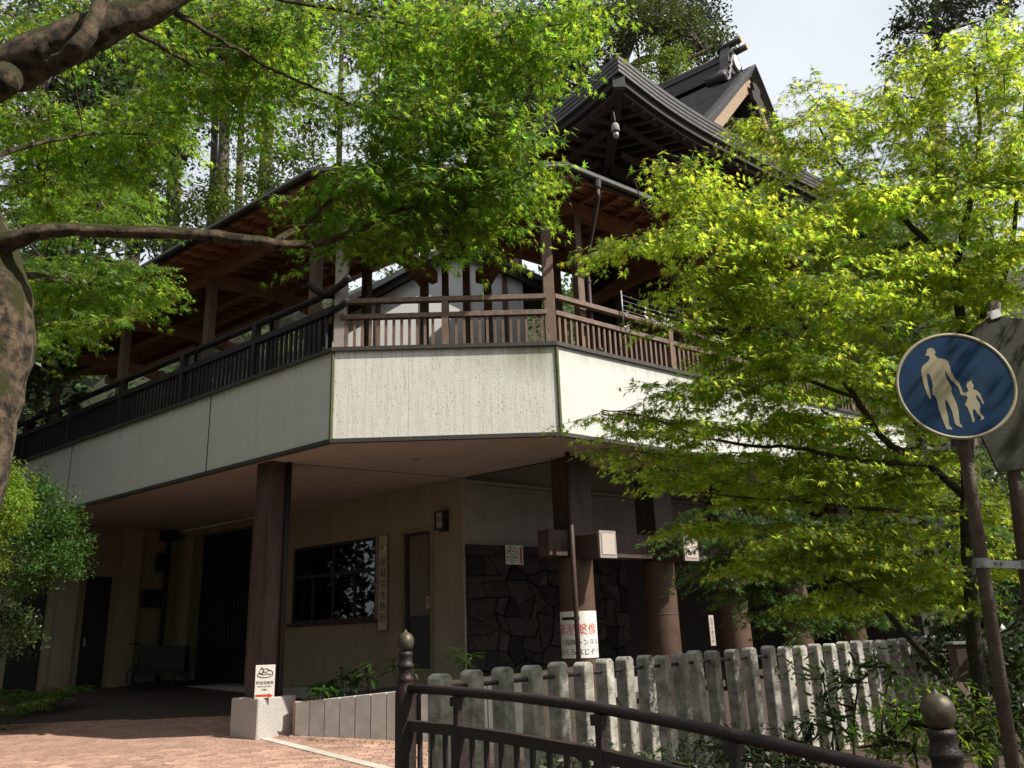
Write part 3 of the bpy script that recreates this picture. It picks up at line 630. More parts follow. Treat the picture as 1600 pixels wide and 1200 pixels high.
# ------------------------------------------------------------------ white gabled house seen through the walkway
def whitehouse():
    Y = 18.9; x0, x1 = -4.3, .35; xa = at_y(718, 400, Y).x; h = thing('white_house', 'white plastered gable house with dark timbers behind the walkway posts', 'house', (-2, Y, 5.9))
    za = at_y(700, 398, Y).z; sl = (za - at_y(550, 488, Y).z) / (xa - at_y(550, 488, Y).x)
    sl = min(.75, abs(sl)); zl = za - sl * (xa - x0); zr_ = za - sl * (x1 - xa)
    part('wall', MB().add(*(lambda v: (v, [(0, 1, 2, 3, 4), (9, 8, 7, 6, 5)] + [(i, (i + 1) % 5, 5 + (i + 1) % 5, 5 + i) for i in range(5)]))([(x0, Y, 5.2), (x1, Y, 5.2), (x1, Y, zr_), (xa, Y, za), (x0, Y, zl), (x0, Y + 2, 5.2), (x1, Y + 2, 5.2), (x1, Y + 2, zr_), (xa, Y + 2, za), (x0, Y + 2, zl)])).m('wall', m_plaster), h)
    for xx in (-3.2, -2.1, -1.0, -.1): 
        zt = za - sl * abs(xx - xa) - .02; part('timber', MB().box(xx - .06, xx + .06, Y - .03, Y, 5.2, zt).m('timber', m_wood), h)
    for z in (7.0,): part('timber', MB().box(x0, x1, Y - .035, Y - .031, z, z + .12).m('timber', m_wood), h)
    for s, xe, ze in ((-1, x0 - .5, zl - .5 * sl), (1, x1 + .5, zr_ - .5 * sl)):
        part('barge_board', MB().beam((xa, Y - .25, za + .05), (xe, Y - .25, ze + .05), .06, .2, up=Vector((0, 1, 0)) if 0 else Z).m('barge_board', m_darkwood), h)
        part('roof', MB().hexa([Vector(p) for p in ((xa, Y - .4, za + .1), (xe, Y - .4, ze + .1), (xe, Y + 2, ze + .1), (xa, Y + 2, za + .1), (xa, Y - .4, za + .25), (xe, Y - .4, ze + .25), (xe, Y + 2, ze + .25), (xa, Y + 2, za + .25))]).m('roof', m_tile), h)
    # lower tiled gate roof in front of it
    g = thing('gate_roof', 'low dark tiled gate roof in front of the white gable house', 'roof', (-.4, 17.2, 6.0))
    a = Vector((-2.9, 17.3, 6.05)); b = Vector((-.75, 17.3, 7.02)); c = Vector((1.3, 17.3, 6.2))
    for i, (p, q) in enumerate(((a, b), (b, c))):
        r0 = part('roof', MB().hexa([p - Vector((0, .9, .25)), q - Vector((0, .9, .25)), q + Vector((0, .3, 0)), p + Vector((0, .3, 0)), p - Vector((0, .9, .15)), q - Vector((0, .9, .15)), q + Vector((0, .3, .1)), p + Vector((0, .3, .1))]).m('roof', m_tile), g)
        for k in range(9):
            e = p.lerp(q, (k + .5) / 9); part('roof_tile', MB().tube([e - Vector((0, .95, .14)), e + Vector((0, .3, .12))], .05, 7).m('roof_tile', m_tile, True), r0)
    part('ridge', MB().beam(b - Vector((0, .95, .02)), b + Vector((0, .3, .2)), .22, .16).m('ridge', m_tile), g)
    for x in (-2.2, .6): part('post', MB().box(x - .08, x + .08, 17.2, 17.36, 5.9, 6.4).m('post', m_wood), g)
whitehouse()

# ------------------------------------------------------------------ temple hall with the big curved roof
def hall():
    T = at_y(965, 85, 14.0); T0 = Vector((T.x, T.y, 0)); h = thing('temple_hall', 'temple hall with sweeping dark copper roof, carved gable and gold crested ridge', 'temple', (T.x + 1, T.y + 7, 5.9))
    LU, LV = 3.6, 16.0
    def lift(s, L_, amt=.42):  # upturned eave: rises to the corner
        a = s if L_ < 5 else min(s, L_ - s); return -amt * (1 - math.exp(-(a / 1.5) ** 1.3)) 
    def eL(s, inn=0, dz=0): return T0 + uL * s + uR * inn + Z * (T.z + lift(s, LU, .75) + dz)
    def eR(s, inn=0, dz=0): return T0 + uR * s + uL * inn + Z * (T.z + lift(s, LV, .50) + dz)
    S = [0, .25, .5, .8, 1.1, 1.5, 2, 2.6, 3.0, 3.3, 3.6]
    # layered copper eave edge: five thin strips per side
    for e, nm in ((eL, 0), (eR, 1)):
        SS = S if nm == 0 else S[:-2] + [3.4, 4.5, 6, 8, 10, 12, 14, 15.0, 15.5, 16]
        for k in range(6):
            zz_ = [0, -.085, -.17, -.255, -.34, -.50, -.62]; z0 = zz_[k + 1] + .003; z1 = zz_[k]; inn = (0, .014, .028, .042, .12, .2)[k]; v = []; f = []
            for s in SS:
                i2 = min(inn, s); v += [e(max(s, inn), inn, z0), e(max(s, inn), inn, z1), e(max(s, inn + .2), inn + .2, z1), e(max(s, inn + .2), inn + .2, z0)]
            for i in range(len(SS) - 1):
                for j in range(4): f.append((i * 4 + j, i * 4 + (j + 1) % 4, i * 4 + 4 + (j + 1) % 4, i * 4 + 4 + j))
            f += [(0, 1, 2, 3), tuple(len(v) - 4 + j for j in range(4))]
            part('eave_layer', MB().add(v, f).m('eave_layer', m_copper if k < 4 else m_darkwood), h)
    # underside boards and rafters, rising towards the wall
    for e, nm, L_ in ((eL, 0, LU), (eR, 1, LV)):
        SS = S if nm == 0 else S[:-2] + [3.4, 4.5, 6, 8, 10, 12, 14, 15.0, 15.5, 16]; v = []; f = []; I = [.12, .8, 1.6, 2.6]
        for s in SS:
            for i_ in I: v.append(e(max(s, i_), i_, -.54 + .16 * i_))
        n = len(I)
        for i in range(len(SS) - 1):
            for j in range(n - 1): f.append((i * n + j, i * n + j + 1, (i + 1) * n + j + 1, (i + 1) * n + j))
        sf = part('eave_boards', MB().add(v, f).m('eave_boards', m_darkwood, fix=False), h)
        s = .35
        while s < (3.4 if nm == 0 else 9):
            a = e(s, .22, -.60); b = e(max(s, 2.5) if s < 2.5 else s, min(2.5, max(.2, s)) if s < 2.5 else 2.5, -.61 + .16 * min(2.5, s))
            if s < 2.5: b = e(s, s, -.61 + .16 * s)
            if (b - a).length > .15: part('rafter', MB().beam(a, b, .09, .11).m('rafter', m_darkred), sf)
            s += .3
        for inn, d in ((.9, -.40), (1.7, -.28), (2.5, -.2)):
            vv = []; 
            for s in SS:
                if s < inn: continue
                vv.append(e(s, inn, -.70 + .16 * inn))
            part('eave_purlin', MB().tube(vv, .10, 4).m('eave_purlin', m_darkred if inn > 1 else m_darkwood), h)
    # hip beam under the corner with a hanging lamp
    hb = part('hip_beam', MB().beam(T0 + (uL + uR) * .12 + Z * (T.z - .56), T0 + (uL + uR) * 2.6 + Z * (T.z - .95), .22, .26).m('hip_beam', m_darkwood), h)
    part('beam_cap', MB().beam(T0 + (uL + uR) * .10 + Z * (T.z - .52), T0 + (uL + uR) * .16 + Z * (T.z - .54), .25, .36).m('beam_cap', m_copper2), h)
    # hall wall and bracket beams
    wl = MB(); c = T0 + (uL + uR) * 2.6
    for d, o in ((uL, uR), (uR, uL)):
        a = c; b = c + d * (1.0 if d is uL else 11)
        wl.add([a + Z * 5.9, b + Z * 5.9, b + Z * (T.z - .4), a + Z * (T.z - .4)], [(0, 1, 2, 3)])
    part('wall', wl.m('wall', m_darkwood, fix=False), h)
    for d in (uL, uR):
        for k, z in enumerate((T.z - 1.0, T.z - 1.35, T.z - 1.75)): part('bracket_beam', MB().beam(c - (uL + uR) * (.5 - .12 * k) + Z * z, c - (uL + uR) * (.5 - .12 * k) + d * (1.0 if d is uL else 9) + Z * z, .22, .16).m('bracket_beam', m_darkred if k % 2 else m_darkwood), h)
    # low skirt roof from the eaves to the gable
    mb = MB()
    for e, o, L_ in ((eL, uR, LU), (eR, uL, LV)):
        v = []; f = []; I = [.0, .6, 1.4, 2.4, 3.6]; SS = S if e is eL else S[:-2] + [3.4, 4.5, 6, 8, 10, 12, 14, 15.0, 15.5, 16]
        for s in SS:
            for i_ in I: v.append(e(max(s, i_), i_, .012 + .22 * i_))
        n = len(I)
        for i in range(len(SS) - 1):
            for j in range(n - 1): f.append((i * n + j, i * n + j + 1, (i + 1) * n + j + 1, (i + 1) * n + j))
        mb.add(v, f)
    part('skirt_roof', mb.m('skirt_roof', m_copper, fix=False), h)
    # main gable roof: ridge along uL, verge facing -uL
    ap = at_y(1175, 105, 21.0); a0 = Vector((ap.x, ap.y, 0))
    def prof(q): q = abs(q); return -(1.05 * q - .012 * q * q + .10 * math.exp(-q * 2.5) - .10)
    def G(p, q, dz=0): return a0 + uL * p + nL * q + Z * (ap.z + prof(q) + dz)
    QE, PE = 5.2, 4.6
    for s in (-1, 1):
        ncr = 22 if s < 0 else 8
        rf = part('roof', MB().add([G(.02, s * QE * i / 12, -.03) if k == 0 else G(PE, s * QE * i / 12, -.03) for i in range(13) for k in (0, 1)], [(2 * i, 2 * i + 1, 2 * i + 3, 2 * i + 2) for i in range(12)]).m('roof', m_copper2, fix=False), h)
        for i in range(ncr):
            qa = QE * i / ncr; qb = QE * (i + 1) / ncr; n_ = 8; v = []; f = []
            for k in range(n_ + 1):
                p = .0 + (PE) * (k / n_) ** 1.4 ; sag = .16 * math.exp(-p / .5)
                v += [G(p, s * qa, .005 - 0 * sag), G(p, s * qb, .075), G(p, s * qb, -.02)]
            for k in range(n_): f += [(k * 3, k * 3 + 1, k * 3 + 4, k * 3 + 3), (k * 3 + 1, k * 3 + 2, k * 3 + 5, k * 3 + 4)]
            part('roof_course', MB().add(v, f).m('roof_course', m_copper, fix=False), rf)
        # verge: layered copper edge, then pale barge board below
        for k in range(4):
            v = []; f = []
            for i in range(13):
                q = s * QE * i / 12; z1 = .06 - .085 * k; z0 = z1 - .08; p0 = -.12 + .05 * k
                v += [G(p0, q, z0), G(p0, q, z1), G(p0 + .3, q, z1), G(p0 + .3, q, z0)]
            for i in range(12):
                for j in range(4): f.append((i * 4 + j, i * 4 + (j + 1) % 4, i * 4 + 4 + (j + 1) % 4, i * 4 + 4 + j))
            part('verge_layer', MB().add(v, f).m('verge_layer', m_copper), h)
        v = []; f = []
        for i in range(13):
            q = s * QE * i / 12; v += [G(.12, q, -.78), G(.12, q, -.32), G(.2, q, -.32), G(.2, q, -.78)]
        for i in range(12):
            for j in range(4): f.append((i * 4 + j, i * 4 + (j + 1) % 4, i * 4 + 4 + (j + 1) % 4, i * 4 + 4 + j))
        part('barge_board', MB().add(v, f).m('barge_board', m_barge), h)
    # gable wall
    part('gable_wall', MB().add([G(.9, -QE, -.6), G(.9, QE, -.6), G(.9, 0, -.5)], [(0, 1, 2)]).m('gable_wall', m_plaster, fix=False), h)
    for z, wq in ((-1.8, 1.35), (-2.7, 2.2), (-3.6, 3.1)):
        part('gable_beam', MB().beam(a0 + uL * .8 - nL * wq + Z * (ap.z + z), a0 + uL * .8 + nL * wq + Z * (ap.z + z), .16, .26).m('gable_beam', m_darkwood), h)
    for q in (-2.0, -1.0, 0, 1.0, 2.0): part('gable_strut', MB().beam(a0 + uL * .82 + nL * q + Z * (ap.z - 4.4), a0 + uL * .82 + nL * q + Z * (ap.z - .9 - abs(q) * 1.05), .14, .2, up=uL).m('gable_strut', m_darkwood), h)
    # carved pendant under the apex
    o_ = [(0, 0), (.28, -.1), (.2, -.35), (.42, -.45), (.38, -.7), (.16, -.72), (.12, -.95), (0, -1.1)]; o_ = o_ + [(-x, y) for x, y in o_[::-1][1:-1]]
    v, f = prism(o_, 0, .1); part('gable_pendant', mesh('gable_pendant', v, f, m_darkwood), h, face(a0 + uL * .05 + Z * (ap.z - .6), nL))
    # ridge: stacked courses, crest discs
    for k, (wd, z0, z1) in enumerate(((.55, .0, .2), (.46, .2, .36), (.38, .36, .50), (.46, .50, .56), (.30, .56, .70))):
        part('ridge_course', MB().beam(a0 + uL * .78 + Z * (ap.z + (z0 + z1) / 2), a0 + uL * PE + Z * (ap.z + (z0 + z1) / 2), wd, z1 - z0 - .004).m('ridge_course', m_copper2), h)
    part('ridge_cap', MB().tube([a0 + uL * .78 + Z * (ap.z + .76), a0 + uL * PE + Z * (ap.z + .76)], .12, 10).m('ridge_cap', m_copper2, True), h)
    for p in (3.0, 4.4):
        c_ = a0 + uL * p - nL * .24 + Z * (ap.z + .42); part('crest_disc', MB().tube([c_, c_ - nL * .04], .13, 20).m('crest_disc', m_gold), h)
    # end ornament: scrolled plate with a pale crest disc and projecting logs
    E_ = 1.2; w0 = a0 + uL * .5 + Z * (ap.z - .12)
    on_ = part('ridge_ornament', mesh('ridge_ornament', *prism([(x * E_, y * E_) for x, y in [(-.78, -.50), (-.66, -.12), (-.44, .1), (-.38, .45), (-.24, .80), (.24, .80), (.38, .45), (.44, .1), (.66, -.12), (.78, -.50), (.5, -.34), (.3, .0), (-.3, .0), (-.5, -.34)]], -.28, 0), m_copper), h, face(w0, nL))
    part('crest_rim', MB().tube([w0 + Z * .52, w0 + Z * .52 - uL * .05], .30, 24).m('crest_rim', m_copper2), on_)
    part('crest_disc', MB().tube([w0 + Z * .52 - uL * .05, w0 + Z * .52 - uL * .08], .24, 24).m('crest_disc', m_white), on_)
    for s in (-1, 1):
        for k in range(4):
            pts = [w0 - uL * .03 + nL * s * E_ * (.20 + .11 * k + .16 * t * t) + Z * E_ * (.62 - .24 * k - .5 * t + .14 * t * t) for t in (0, .3, .6, .9, 1.15)]
            part('scroll', MB().tube(pts, [.03, .06, .065, .055, .03], 6).m('scroll', m_copper, True), on_)
        part('foot_roll', MB().tube([w0 + nL * s * .95 - Z * .45 - uL * .05, w0 + nL * s * .95 - Z * .45 + uL * .55], .15, 12).m('foot_roll', m_copper2, True), on_)
    for q, z, l in ((-.22, 1.02, .35), (.22, 1.02, .35), (0, 1.2, .2)):
        part('ridge_log', MB().tube([w0 + uL * .35 + nL * q + Z * z, w0 - uL * l + nL * q + Z * (z + .05)], .10, 12).m('ridge_log', m_copper2, True), on_)
        part('log_end', MB().tube([w0 - uL * l + nL * q + Z * (z + .05), w0 - uL * (l + .02) + nL * q + Z * (z + .051)], .10, 12).m('log_end', m_gold), on_)
    # hanging eave lamp
    b0 = T0 + (uL + uR) * .35 + Z * (T.z - 1.0)
    lo = on(962, 205, T0 + (uL + uR) * .3, Vector((0, 1, 0)))
    bl = thing('eave_lamp', 'small white eave lamp hanging under the hip corner of the temple roof', 'lamp', lo)
    part('shade', MB().lathe(lo, [(.0, .18), (.05, .17), (.075, .12), (.085, 0), (.075, -.02), (.07, 0), (.0, .02)], 16).m('shade', m_grey, True), bl)
    part('bulb', MB().lathe(lo, [(0, -.16), (.05, -.14), (.06, -.07), (.03, .0), (0, .0)], 12).m('bulb', m_galv, True), bl)
    part('bracket', MB().tube([lo + Z * .23, lo + Z * .5 + Vector((0, .1, 0)), Vector((lo.x, lo.y + .3, T.z - .85))], .02, 6).m('bracket', m_black), bl)
hall()

# ------------------------------------------------------------------ signs and small things on the building
def board(name, label, cat, o, xdir, wd, ht, th, mat, up=Z, bevel=.003):
    t = thing(name, label, cat, o); mw = face(o, xdir, up); v, f = prism([(-wd/2, -ht/2), (wd/2, -ht/2), (wd/2, ht/2), (-wd/2, ht/2)], -th, 0)
    b = mesh('board', v, f, mat); bev(b, bevel); part('board', b, t, mw); return t, mw
def lay(t, mw, m_, x, y, z=.0008, name='lettering'): return part(name, m_, t, mw @ Matrix.Translation((x, y, z)))
def loops(curves, rad, mat):
    mb = MB()
    for c in curves: mb.tube([(x, y, 0) for x, y in c], rad, 5)
    return mb.m('drawing', mat, fix=False)
def arc(cx, cy, rx, ry, a0, a1, n=14): return [(cx + rx * math.cos(R(a0 + (a1 - a0) * i / n)), cy + ry * math.sin(R(a0 + (a1 - a0) * i / n))) for i in range(n + 1)]
def buddha(s):  # outline drawing of a reclining figure on a cushion
    c = [arc(-.22, .10, .13, .15, 0, 360, 18), arc(-.22, .27, .06, .05, 0, 180, 8), arc(.05, .05, .22, .20, 10, 170), arc(.25, -.02, .22, .17, -20, 140), arc(0, -.12, .48, .16, 180, 360, 18),
         [(-.48, -.12), (-.42, .0), (-.3, -.06), (-.1, -.12), (.15, -.06), (.35, -.12), (.5, -.05), (.48, -.12)], arc(-.05, -.05, .16, .1, 20, 200)]
    return [[(x * s, y * s) for x, y in k] for k in c]
def dirsign(label, o, xd, wd, ht, vert_arrow):
    t, mw = board('direction_sign', label, 'sign', o, xd, wd, ht, .012, m_white)
    if vert_arrow:
        lay(t, mw, loops(buddha(wd * .62), .006, m_ink), -wd * .14, ht * .23, .001, 'drawing')
        lay(t, mw, text('釈迦涅槃像', wd * .13, .0008, m_ink), -wd * .13, -ht * .13); lay(t, mw, text('Reclining Buddha', wd * .075, .0008, m_ink), -wd * .13, -ht * .28); lay(t, mw, text('와불상', wd * .08, .0008, m_ink), -wd * .13, -ht * .4)
        a = [(-.055, -.42), (.055, -.42), (.055, .28), (.10, .28), (0, .47), (-.10, .28), (-.055, .28)]; v, f = prism([(x * wd, y * ht) for x, y in a], 0, .0015); lay(t, mw, mesh('arrow', v, f, m_redink), wd * .36, 0, .0005, 'arrow')
    else:
        lay(t, mw, loops(buddha(wd * .82), .005, m_ink), 0, ht * .26, .001, 'drawing')
        lay(t, mw, text('釈迦涅槃像', wd * .18, .0008, m_ink), 0, -ht * .04); lay(t, mw, text('Reclining Buddha', wd * .105, .0008, m_ink), 0, -ht * .155); lay(t, mw, text('와불상', wd * .11, .0008, m_ink), 0, -ht * .25)
        a = [(-.45, -.05), (.2, -.05), (.2, -.085), (.46, -.03), (.2, .055), (.2, .02), (-.45, .02)]; v, f = prism([(x * wd, y * ht) for x, y in a], 0, .0015); lay(t, mw, mesh('arrow', v, f, m_redink), 0, -ht * .41, .0005, 'arrow')
    return t
o = at_y(414, 1060, 13.80); o.z = .80 + .245
dirsign('small white sign with reclining figure drawing and red arrow at foot of square column', o, (1, .12, 0), .30, .49, False)
o = FR(KU + 1.25, NB - .13, 3.14) ; o = on(804, 867, o, nR)
dirsign('white sign with reclining figure drawing and upright red arrow on dark stone wall', o, uR, .44, .38, True)
# name board of the temple office
def nameboard():
    zc = (1.79 + 3.70) / 2; u = 3.035; o = FL(u, NW - .03, zc); t, mw = board('name_board', 'tall pale board with black vertical characters and gold crest beside office window', 'sign', o, -uL, .27, 1.90, .028, m_plate)
    fr = MB()
    for x0, x1, y0, y1 in ((-.15, -.135, -.965, .965), (.135, .15, -.965, .965), (-.135, .135, .95, .965), (-.135, .135, -.965, -.95)): fr.box(x0, x1, y0, y1, -.028, .012)
    part('frame', fr.m('frame', m_woodh), t, mw)
    lay(t, mw, text('南蔵院寺務所', .20, .0015, m_ink, True), 0, -.15, .001)
    part('crest', MB().lathe((0, 0, 0), [(.0, .012), (.05, .012), (.075, .006), (.08, 0)], 24).m('crest', m_gold, True), t, mw @ Matrix.Translation((0, .70, .002)) @ Matrix.Scale(1.2, 4, (0, 1, 0)))
    lay(t, mw, loops([arc(0, 0, .035, .05, 0, 360, 16), [(-.03, 0), (.03, 0)], [(0, -.045), (0, .045)]], .004, m_ink), 0, .70, .016, 'crest_mark')
nameboard()
# door notice
o = on(669, 941, FL(1.75, NW + .03, 2.5), nL); t, mw = board('door_notice', 'small cream notice plate on the dark glass office door', 'notice', o, -uL, .13, .24, .01, m_signwhite)
lay(t, mw, text('受付', .07, .0008, m_ink, True), 0, 0)
# wall lamp by the door
def walllamp():
    o = FL(1.30, NW - .001, 3.81); t = thing('wall_lamp', 'dark framed box wall lamp beside the office door', 'lamp', o); F = lambda u, n, z: o + uL * u - nL * n + Z * z
    part('back_plate', fm('back_plate', m_frame, F, -.13, .13, 0, .03, -.21, .21, b=.006), t)
    part('diffuser', fm('diffuser', m_lampg, F, -.09, .09, .03, .15, -.16, .16, b=.012), t)
    cg = MB()
    for z in (-.18, .165): cg.hexa(fbox(F, -.115, .115, .031, .17, z, z + .02))
    for z in (-.01, .035): cg.hexa(fbox(F, -.10, .10, .031, .165, z, z + .012))
    for u in (-.112, .1): cg.hexa(fbox(F, u, u + .012, .032, .168, -.16, .165))
    part('cage', cg.m('cage', m_frame), t)
walllamp()
# dark plaques and a framed notice on the end wall
def endthings():
    F = lambda n, z: FL(11.195, n, z)
    for n, z, wd, ht, nm, lb in ((3.1, 3.72, .34, .42, 'framed_notice', 'small dark framed notice high on the dim end wall'), (2.95, 2.75, .55, .42, 'wall_plaque', 'dark wooden plaque on the dim end wall under framed notice'),):
        o = on(*{'framed_notice': (255, 879), 'wall_plaque': (240, 935)}[nm], FL(10.98, 0, 0), uL); t, mw = board(nm, lb, 'plaque', o, nL, wd, ht, .03, m_black)
        fr = MB(); a, b = wd / 2, ht / 2
        for x0, x1, y0, y1 in ((-a - .02, -a, -b, b), (a, a + .02, -b, b), (-a - .02, a + .02, b, b + .02), (-a - .02, a + .02, -b - .02, -b)): fr.box(x0, x1, y0, y1, -.03, .012)
        part('frame', fr.m('frame', m_darkwood), t, mw)
        if nm == 'wall_plaque': lay(t, mw, text('玄関', .17, .001, m_room), 0, 0)
endthings()
# the curved notice on the round column
def colsign():
    c = FR(1.42, 1.42, 0); r_ = .312; t = thing('column_sign', 'white notice with red and black lettering wrapped round the rust column', 'sign', c + Vector((0, -r_, 1.2))); z0, z1 = 1.20, 1.95
    a0 = math.atan2(-c.y, -c.x)  # towards the viewer
    def wrap(x, y, z): a = a0 + x / r_; return (c.x + (r_ + z) * math.cos(a), c.y + (r_ + z) * math.sin(a), y)
    n = 30; W_ = 1.17; XO = -.165; v = []; f = []
    for k in range(n + 1):
        x = XO - W_/2 + W_ * k / n; v += [wrap(x, z0, 0), wrap(x, z1, 0), wrap(x, z1, -.006), wrap(x, z0, -.006)]
    for k in range(n):
        for j in range(4): f.append((k * 4 + j, k * 4 + 4 + j, k * 4 + 4 + (j + 1) % 4, k * 4 + (j + 1) % 4))
    f += [(0, 1, 2, 3), tuple(n * 4 + j for j in range(4))]
    part('board', MB().add(v, f).m('board', m_white, fix=True), t)
    def put(m_, x, z, name='lettering'):
        for q in m_.vertices: q.co = wrap(x + q.co.x, z + q.co.y, max(0, q.co.z) + .002)
        part(name, m_, t)
    put(text('釈迦涅槃像', .20, .001, m_redink), -.15, 1.66); put(text('七福神トンネル', .112, .001, m_ink), 0.0, 1.455); put(text('せくらべじぞう', .115, .001, m_ink), 0.0, 1.30)
    q = MB()
    for k in range(10):
        xa = -.34 + .36 * k / 10; xb = -.34 + .36 * (k + 1) / 10; q.add([wrap(xa, 1.81, .002), wrap(xb, 1.81, .002), wrap(xb, 1.86, .002), wrap(xa, 1.86, .002)], [(0, 1, 2, 3)])
    part('black_band', q.m('black_band', m_ink, fix=False), t)
    for x in (-.7, .37):
        for z in (z0 + .04, z1 - .04):
            p = Vector(wrap(x, z, 0)); d = (p - c); d.z = 0; part('screw', MB().tube([p, p + d.normalized() * .004], .009, 8).m('screw', m_trim), t)
colsign()
# small pinkish strip notice on third column
o = on(1113, 985, FR(5.58, 1.08, 1.5), nR); t, mw = board('strip_notice', 'narrow pinkish strip notice hung on a rust column behind the stone fence', 'notice', o, uR, .14, .55, .012, m_soffit)
lay(t, mw, text('お守り授与所', .07, .0008, m_ink, True), 0, 0)

# ------------------------------------------------------------------ fortune paper stand on the right balcony
def fortune():
    p0 = FR(1.75, .02, ZT); t = thing('paper_strip_stand', 'wire rack with tied white paper fortunes on the right balcony rail', 'rack', p0)
    us = (1.62, 3.25); zb = 6.74
    for k, u in enumerate(us): part('post', MB().tube([FR(u, .02, zb), FR(u, .02, 7.42 if k == 0 else 7.36)], .016, 6).m('post', m_galv, True), t)
    for z in (7.34, 7.24, 7.15, 7.06): part('wire', MB().tube([FR(us[0], .02, z), FR((us[0] + us[1]) / 2, .02, z - .02), FR(us[1], .02, z - .01)], .004, 5).m('wire', m_galv), t)
    r_ = random.Random(5)
    for k in range(22):
        u = r_.uniform(2.2, 3.22); z = r_.choice((7.24, 7.15, 7.15, 7.06, 7.06)) - .02; a = r_.uniform(-.5, .5); c = FR(u, .02, z); mb = MB()
        mb.beam(c + uR * -.02, c + uR * .02 + Z * .012, .014, .02)
        for s in (-1, 1): mb.beam(c, c + uR * s * r_.uniform(.03, .06) - Z * r_.uniform(-.02, .06) - nR * .01, .005, .022)
        part('paper_strip', mb.m('paper_strip', m_paper), t)
    for u, z in ((1.75, 7.03), (1.72, 6.75)): 
        mb = MB(); c = FR(u, .06, z)
        for k in range(6): mb.beam(c, c + Vector((r_.uniform(-.06, .06), r_.uniform(-.06, .02), r_.uniform(-.09, .05))), .012, .03)
        part('paper_knot', mb.m('paper_knot', m_paper), t)
fortune()

# ------------------------------------------------------------------ planter
def planter():
    a = Vector((-3.61, 14.0, 0)); b = Vector((-2.1, 13.36, 0)); d = (b - a).normalized(); s = Vector((-d.y, d.x, 0)); b = a + d * 4.2
    n0 = Vector((s.x, s.y, 0)); za = on(459, 1097, a, n0).z; zb = on(600, 1082, a, n0).z; sl = (zb - za) / ((Vector((-2.1, 13.36, 0)) - a).length)
    t = thing('concrete_planter', 'low pale concrete slab planter below the office window', 'planter', a + Z * gz(a.y)); n = 15; wd = 4.2 / n
    zt = lambda k: za + min(sl, .14) * k
    core = part('soil_bed', MB().hexa([a + s * .06 + Z * .0, b + s * .06, b + s * 2.2, a + s * 1.2, a + s * .06 + Z * (zt(0) - .05), b + s * .06 + Z * (zt(4.2) - .05), b + s * 2.2 + Z * (zt(4.2) + .05), a + s * 1.2 + Z * (zt(0) + .05)]).m('soil_bed', m_soil), t)
    for i in range(n):
        p = a + d * (i * wd + .006); q = a + d * ((i + 1) * wd - .006); g = gz(p.y) - .06
        part('slab', MB().hexa([p + Z * g, q + Z * g, q + s * .06 + Z * g, p + s * .06 + Z * g, p + Z * zt(i * wd), q + Z * zt((i + 1) * wd), q + s * .06 + Z * zt((i + 1) * wd), p + s * .06 + Z * zt(i * wd)]).m('slab', m_conc, b=.008), t)
    e = a - d * .03; part('end_block', MB().hexa([e + Z * .1, a + Z * .1, a + s * 1.1 + Z * .1, e + s * 1.1 + Z * .1, e + Z * (za + .01), a + Z * (za + .01), a + s * 1.1 + Z * (za + .01), e + s * 1.1 + Z * (za + .01)]).m('end_block', m_paver), t)
    return a, d, s, zt
PL = planter()

# ------------------------------------------------------------------ stone fence
def stonefence():
    zt = 1.38
    def P(x, y): return at_z(x, y, zt)
    path = [P(x, y) for x, y in ((687, 1046), (864, 1031), (1096, 1014))]; path = [path[0], path[2]]
    d0 = (path[1] - path[0]).normalized(); e = P(1510, 988); path.append(path[1] + (e - path[1]).normalized() * 6.4)
    t = thing('stone_fence', 'row of weathered granite fence posts joined by a dark iron bar', 'fence', (path[0].x, path[0].y, 0)); sp = .372
    pts = []; dist = 0; tot = [(path[i + 1] - path[i]).length for i in range(2)]
    while dist < sum(tot):
        i = 0 if dist < tot[0] else 1; k = dist - (0 if i == 0 else tot[0]); d = (path[i + 1] - path[i]).normalized()
        # ease the corner
        m_ = min(1, max(0, (dist - tot[0] + 1.2) / 2.4)); dd = ((path[1] - path[0]).normalized() * (1 - m_) + (path[2] - path[1]).normalized() * m_).normalized()
        pts.append((path[i] + d * k, dd)); dist += sp
    hw, hd = .068, .066
    prof = [(-hw, 0), (hw, 0), (hw, 1.355), (hw * .7, 1.374), (hw * .3, 1.385), (-hw * .3, 1.385), (-hw * .7, 1.374), (-hw, 1.355)]
    v, f = prism(prof, -hd, hd); pm = mesh('fence_post', v, f, m_post); bev(pm, .008); r_ = random.Random(9); nodes = []
    for p, d in pts:
        n = Vector((d.y, -d.x, 0)); mw = Matrix((d, Z, n)).transposed().to_4x4(); mw.translation = Vector((p.x, p.y, -.02 + gz(p.y)))
        hz = 1.38 - gz(p.y) * 1.0
        part('fence_post', pm, t, mw @ Matrix.Rotation(R(r_.uniform(-1, 1)), 4, 'Z') @ Matrix.Rotation(R(r_.uniform(-5, 5)), 4, 'Y') @ Matrix.Diagonal((1, hz / 1.385 * r_.uniform(.99, 1.01), 1, 1)))
        nodes.append(Vector((p.x, p.y, 1.25)))
    st = nodes[0] - pts[0][1] * .22
    part('iron_bar', MB().tube([st - Z * .35, st - Z * .03, st + pts[0][1] * .05, *nodes], .018, 8).m('iron_bar', m_rail, True), t)
    part('iron_bar', MB().tube([n - Z * .8 for n in nodes], .018, 8).m('iron_bar', m_rail, True), t)
stonefence()

